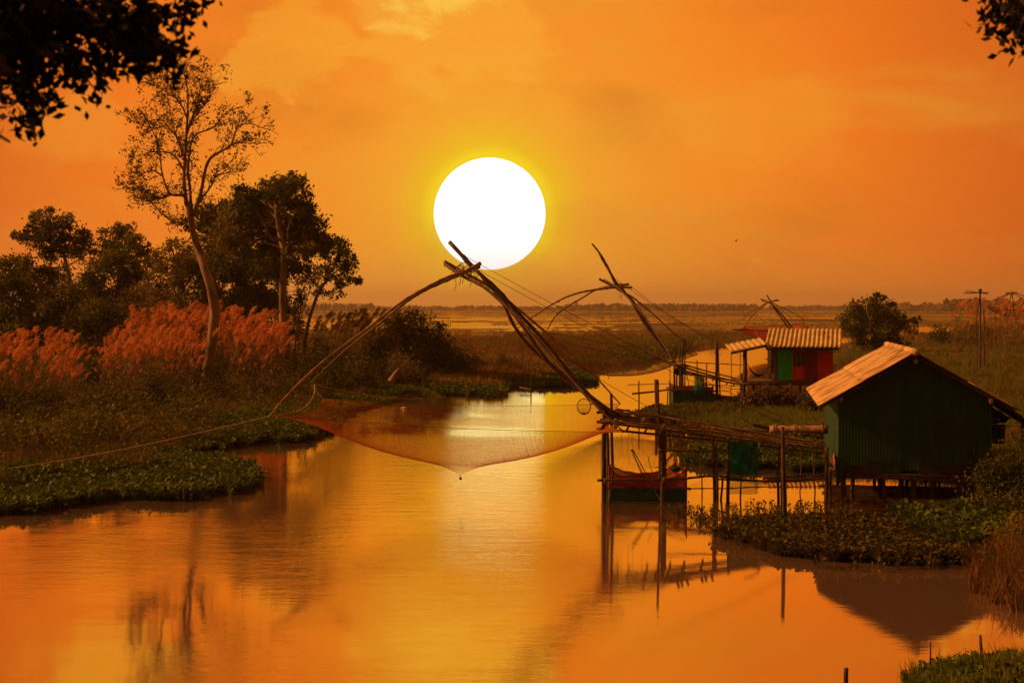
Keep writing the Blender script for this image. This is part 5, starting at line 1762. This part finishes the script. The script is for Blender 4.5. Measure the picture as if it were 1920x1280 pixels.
# ---------------------------------------------------------------- boat, stakes, antenna, small things
c = G(1385, 755)
boat = thing('rowing_boat', 'small dark wooden boat drawn up by the reeds below the striped hut', 'boat', (c.x, c.y, 0))
bl = 2.6
def hull(u, v, k=1.0):
    t = u * 2 - 1
    w = .38 * (1 - abs(t) ** 2.6) * k + .01
    a = (v - .5) * math.pi
    return Vector((c.x - .2 + bl / 2 * t, c.y - .1 + w * math.sin(a), .04 + (.34 + .16 * t * t) * (1 - math.cos(a)) - .08 * (1 - t * t)))
m_ = MB(); m_.grid(lambda u, v: hull(u, v), 26, 12); m_.build('hull', 'old_wood', boat, smooth=True, thick=.03)
m_ = MB()
for u in (.3, .55, .78):
    a, b = hull(u, .02), hull(u, .98)
    m_.box((a.x - .1, a.y, a.z - .08), (.2, 0, 0), (0, b.y - a.y, 0), (0, 0, .025))
m_.build('thwart', 'plank_wood', boat)
m_ = MB(); m_.tube([hull(u, 0) for u in np.linspace(0, 1, 20)], .018, 5); m_.tube([hull(u, 1) for u in np.linspace(0, 1, 20)], .018, 5); m_.build('gunwale', 'bamboo_dark', boat)

random.seed(97)
ST = [(843, 712, 738, 0, .03, 'thin stake at the left end of the mid river row of stakes'),
      (876, 724, 738, 0, .022, 'second stake from the left in the mid river row'),
      (907, 720, 742, 1, .028, 'third stake from the left in the mid river row'),
      (932, 722, 742, 0, .03, 'fourth stake from the left in the mid river row'),
      (938, 719, 738, 2, .026, 'stake close right of the fourth stake in the mid river row'),
      (995, 703, 733, 1, .038, 'taller stake at the right end of the mid river row'),
      (1020, 730, 738, 0, .02, 'tiny stake tip right of the tallest mid river stake'),
      (1198, 714, 778, 0, .035, 'thin upright stake left of the thick one beyond the near walkway'),
      (1232, 711, 782, -2, .095, 'thick leaning stake standing in the water beyond the near walkway'),
      (1249, 730, 770, 3, .03, 'slim stake right of the thick one beyond the near walkway'),
      (1391, 740, 800, 0, .03, 'slim stake in the short grass left of the bamboo roll'),
      (1378, 790, 812, 0, .028, 'short stake in the grass behind the near walkway'),
      (1471, 778, 802, 1, .045, 'stake standing behind the bamboo roll'),
      (345, 914, 940, 0, .035, 'thin post standing in the left hyacinth mat'),
      (281, 785, 822, -1, .035, 'weathered post in the grass of the left bank')]
for (px, a, b, ln, r, lab) in ST:
    d = H * F / (b - HZ)
    base = G(px, b)
    m_ = MB()
    pole(m_, [Vector((base.x, base.y, -.4)), P(px + ln, a, d)], r, r * .8, 8, 7, wob=.03)
    o = m_.build('stake', 'old_wood', smooth=True, loc=base)
    tag(o, lab, 'stake', 'stakes standing in and beside the river')
for (px, a, d, ln, r, lab) in [(1589, 1252, 17.3, -2, .035, 'short dark stake at the bottom edge of the photo'),
                               (1745, 1202, 17.6, 0, .012, 'thin reddish stick at the bottom right before the near bank plants'),
                               (1846, 1190, 17.8, -8, .022, 'dark leaning stick among the plants at the bottom right'),
                               (1472, 800, 30.3, -5, .05, 'tall dark pole rising through the brown hyacinth mat')]:
    base = Vector(((px - 960) / F * d, d, 0))
    m_ = MB()
    pole(m_, [base - Vector((0, 0, .4)), P(px + ln, a, d)], r, r * .8, 8, 7, wob=.03)
    o = m_.build('stake', 'old_wood', smooth=True, loc=base)
    tag(o, lab, 'stake', 'stakes standing in and beside the river')
for (pts, d0, dd, r, lab) in [([(1185, 738), (1232, 733), (1262, 729)], 64, 64, .05, 'lower horizontal pole lashed to the stakes left of the far walkway'),
                              ([(1177, 721), (1262, 719)], 64, 64, .022, 'thin upper horizontal pole left of the far walkway'),
                              ([(891, 722), (925, 722), (960, 721)], 77, 78, .03, 'light horizontal rail across the mid river stakes'),
                              ([(975, 726), (996, 730)], 78, 77, .05, 'short slanting rail at the tallest mid river stake')]:
    m_ = MB()
    w3 = PP(pts, d0, dd)
    pole(m_, w3, r, r * .7, 10, 6, wob=.02)
    o = m_.build('rail_pole', 'bamboo_dark', smooth=True, loc=w3[0])
    tag(o, lab, 'pole', 'horizontal poles among the stakes')

# bamboo roll with bindings, its dark end leaning left
a, b = P(1443, 804, 36.5), P(1552, 803, 35.9)
rl = thing('bamboo_roll', 'thick bound bamboo roll lying left of the large green hut wall', 'bamboo roll', a)
m_ = MB()
for k in range(9):
    t = k / 9 * 6.283
    o3 = Vector((0, math.cos(t) * .055, math.sin(t) * .055))
    pole(m_, [a + o3, b + o3], .028, .026, 12, 6, node_every=.3)
m_.build('bamboo_poles', 'bamboo', rl, smooth=True)
m_ = MB()
for f in (.06, .1, .42, .46, .9):
    cc = a.lerp(b, f)
    m_.tube([cc + Vector((0, math.cos(t) * .095, math.sin(t) * .095)) for t in np.linspace(0, 6.283, 15)], .014, 5)
m_.build('binding', 'rope', rl)
m_ = MB(); pole(m_, [a + Vector((.05, 0, .0)), P(1408, 795, 36.6)], .05, .04, 6, 8); m_.tube([P(1408, 795, 36.6), P(1385, 779, 36.7)], .012, 5); m_.build('dark_end', 'tarp_black', rl, smooth=True)
m_ = MB()
pole(m_, [P(1250, 806, 38), P(1350, 806, 37.6), P(1450, 806, 37), P(1552, 809, 36.4)], .06, .055, 14, 8, wob=.03)
o = m_.build('long_log', 'old_wood', smooth=True, loc=P(1250, 806, 38))
tag(o, 'long dark log running behind the near walkway to the large hut', 'log')
for px in (1392, 1475, 1535):
    pass

# tv antenna mast and its prop
d = 96
c = G(1837, 706)
an = thing('antenna_mast', 'tall thin mast with a television antenna behind the right roof slope', 'antenna', (c.x, c.y, 0))
m_ = MB(); pole(m_, [Vector((c.x, c.y, -.2)), P(1838, 543, c.y)], .085, .055, 14, 7, wob=.06); m_.build('pole', 'bamboo_dark', an, smooth=True)
m_ = MB()
y_ = c.y
m_.tube([P(1807, 549.5, y_), P(1854, 548.5, y_)], .035, 5)
m_.tube([P(1810, 545, y_), P(1852, 551, y_)], .025, 5)
m_.box(P(1836, 550, y_ - .1), (.18, 0, 0), (0, .15, 0), (0, 0, .3))
for px in (1811, 1819, 1826, 1834, 1842, 1849):
    q = P(px, 549, y_)
    m_.tube([q + Vector((-.1, -.45, .03)), q + Vector((.1, .45, -.03))], .02, 4)
m_.build('aerial', 'metal_grey', an)
m_ = MB(); m_.tube(spline([P(1836, 560, y_), P(1830, 610, y_ - .3), P(1833, 660, y_ - .4), P(1832, 700, y_ - .4)], 14), .03, 4); m_.build('cable', 'black_line', an)
c2 = G(1846, 704)
m_ = MB(); pole(m_, [Vector((c2.x, c2.y, -.2)), P(1845, 640, c2.y), P(1844, 577, c2.y)], .06, .035, 14, 6, wob=.12)
o = m_.build('crooked_pole', 'bark_dark', smooth=True, loc=c2)
tag(o, 'thin crooked pole standing just right of the antenna mast', 'pole')
for (px, a, b) in [(1760, 648, 690), (1776, 658, 690), (1818, 670, 700)]:
    c2 = G(px, b)
    m_ = MB(); pole(m_, [Vector((c2.x, c2.y, -.2)), P(px, a, c2.y)], .04, .03, 6, 6, wob=.04)
    o = m_.build('stake', 'bark_dark', smooth=True, loc=c2)
    tag(o, {1760: 'leftmost thin stake in the dark field behind the large hut roof', 1776: 'middle thin stake in the dark field behind the large hut roof', 1818: 'thin stake in the dark field just left of the antenna mast'}[px], 'stake', 'stakes standing in and beside the river')

# broken stump and drift bits on the left bank
c = G(737, 735)
m_ = MB(); pole(m_, [P(733, 716, c.y - 2), P(741, 702, c.y - 2), P(749, 690, c.y - 2)], .22, .08, 10, 8, wob=.08)
o = m_.build('broken_stump', 'bark_pale', smooth=True, loc=P(733, 716, c.y - 2)); tag(o, 'pale leaning broken stump among bushes near the water', 'stump')
for (px, py, lab) in [(758, 766, 'small white float on the water under the left arms of the big net'), (571, 814, 'pale plastic scrap in the hyacinth under the left net corner')]:
    c = G(px, py)
    m_ = MB()
    m_.grid(lambda u, v: c + Vector((.12 * math.cos(u * 6.283) * math.sin(v * 3.14), .08 * math.sin(u * 6.283) * math.sin(v * 3.14), .03 + .06 * math.cos(v * 3.14))), 12, 8)
    m_.tube([c + Vector((-.11, 0, .02)), c + Vector((-.2, 0, .05))], .02, 5)
    o = m_.build('float', 'white_foam', smooth=True, loc=c)
    tag(o, lab, 'float')
# sticks standing in the orange cage and the far oar pole
for (p, q, r, lab) in [((1186, 842), (1247, 952), .016, 'long thin bamboo stick slanting out of the orange cage into the water'),
                       ((1184, 843), (1204, 888), .026, 'thick dark stick slanting up out of the orange cage'),
                       ((1215, 855), (1223, 885), .012, 'thin short stick standing in the orange cage'),
                       ((1226, 876), (1284, 872), .014, 'thin stick lying level across the orange cage')]:
    a, b = P(*p, 34.4), P(*q, 33.6)
    m_ = MB(); pole(m_, [b, a], r, r * .8, 8, 6, wob=.02)
    o = m_.build('stick', 'bamboo_dark', smooth=True, loc=b); tag(o, lab, 'stick')
c = P(1267, 879, 34.4)
cr = MB()
cr.grid(lambda u, v: c + Vector((.13 * math.cos(u * 6.283) * math.sin(v * 3.14), .09 * math.sin(u * 6.283) * math.sin(v * 3.14), .07 * math.cos(v * 3.14))), 10, 7)
o = cr.build('dark_bundle', 'tarp_black', loc=c); tag(o, 'small dark bundle on the right end of the orange cage', 'bundle')

# bird
c = P(1380, 452, 280)
bd = thing('bird', 'tiny dark bird flying right of the sun', 'bird', c)
m_ = MB()
m_.tube([c + Vector((-.28, 0, -.05)), c + Vector((-.1, 0, 0)), c + Vector((.1, 0, .04)), c + Vector((.26, 0, .06))], [.02, .07, .07, .02], 7)
m_.build('body', 'feather', bd)
for s_ in (-1, 1):
    m_ = MB()
    m_.grid(lambda u, v: c + Vector((.1 + .10 * u - .22 * v * (1 - .5 * u), s_ * .45 * u, .30 * u)), 6, 2)
    m_.build('wing', 'feather', bd, thick=.01)

# ---------------------------------------------------------------- evening haze
m = bpy.data.materials.new('haze_air')
m.use_nodes = True
nt = m.node_tree
nt.nodes.clear()
o_ = N('ShaderNodeOutputMaterial')
v_ = N('ShaderNodeVolumePrincipled')
setin(v_, {'Color': (1.0, 0.78, 0.50, 1), 'Density': 0.00021, 'Anisotropy': 0.35})
lk(v_.outputs[0], o_.inputs['Volume'])
MATS['haze_air'] = m
m_ = MB()
m_.box((-9500, -60, -3), (19000, 0, 0), (0, 9160, 0), (0, 0, 93))
o = m_.build('haze', 'haze_air')
tag(o, 'thin orange evening haze over the marsh', 'haze', kind='stuff')
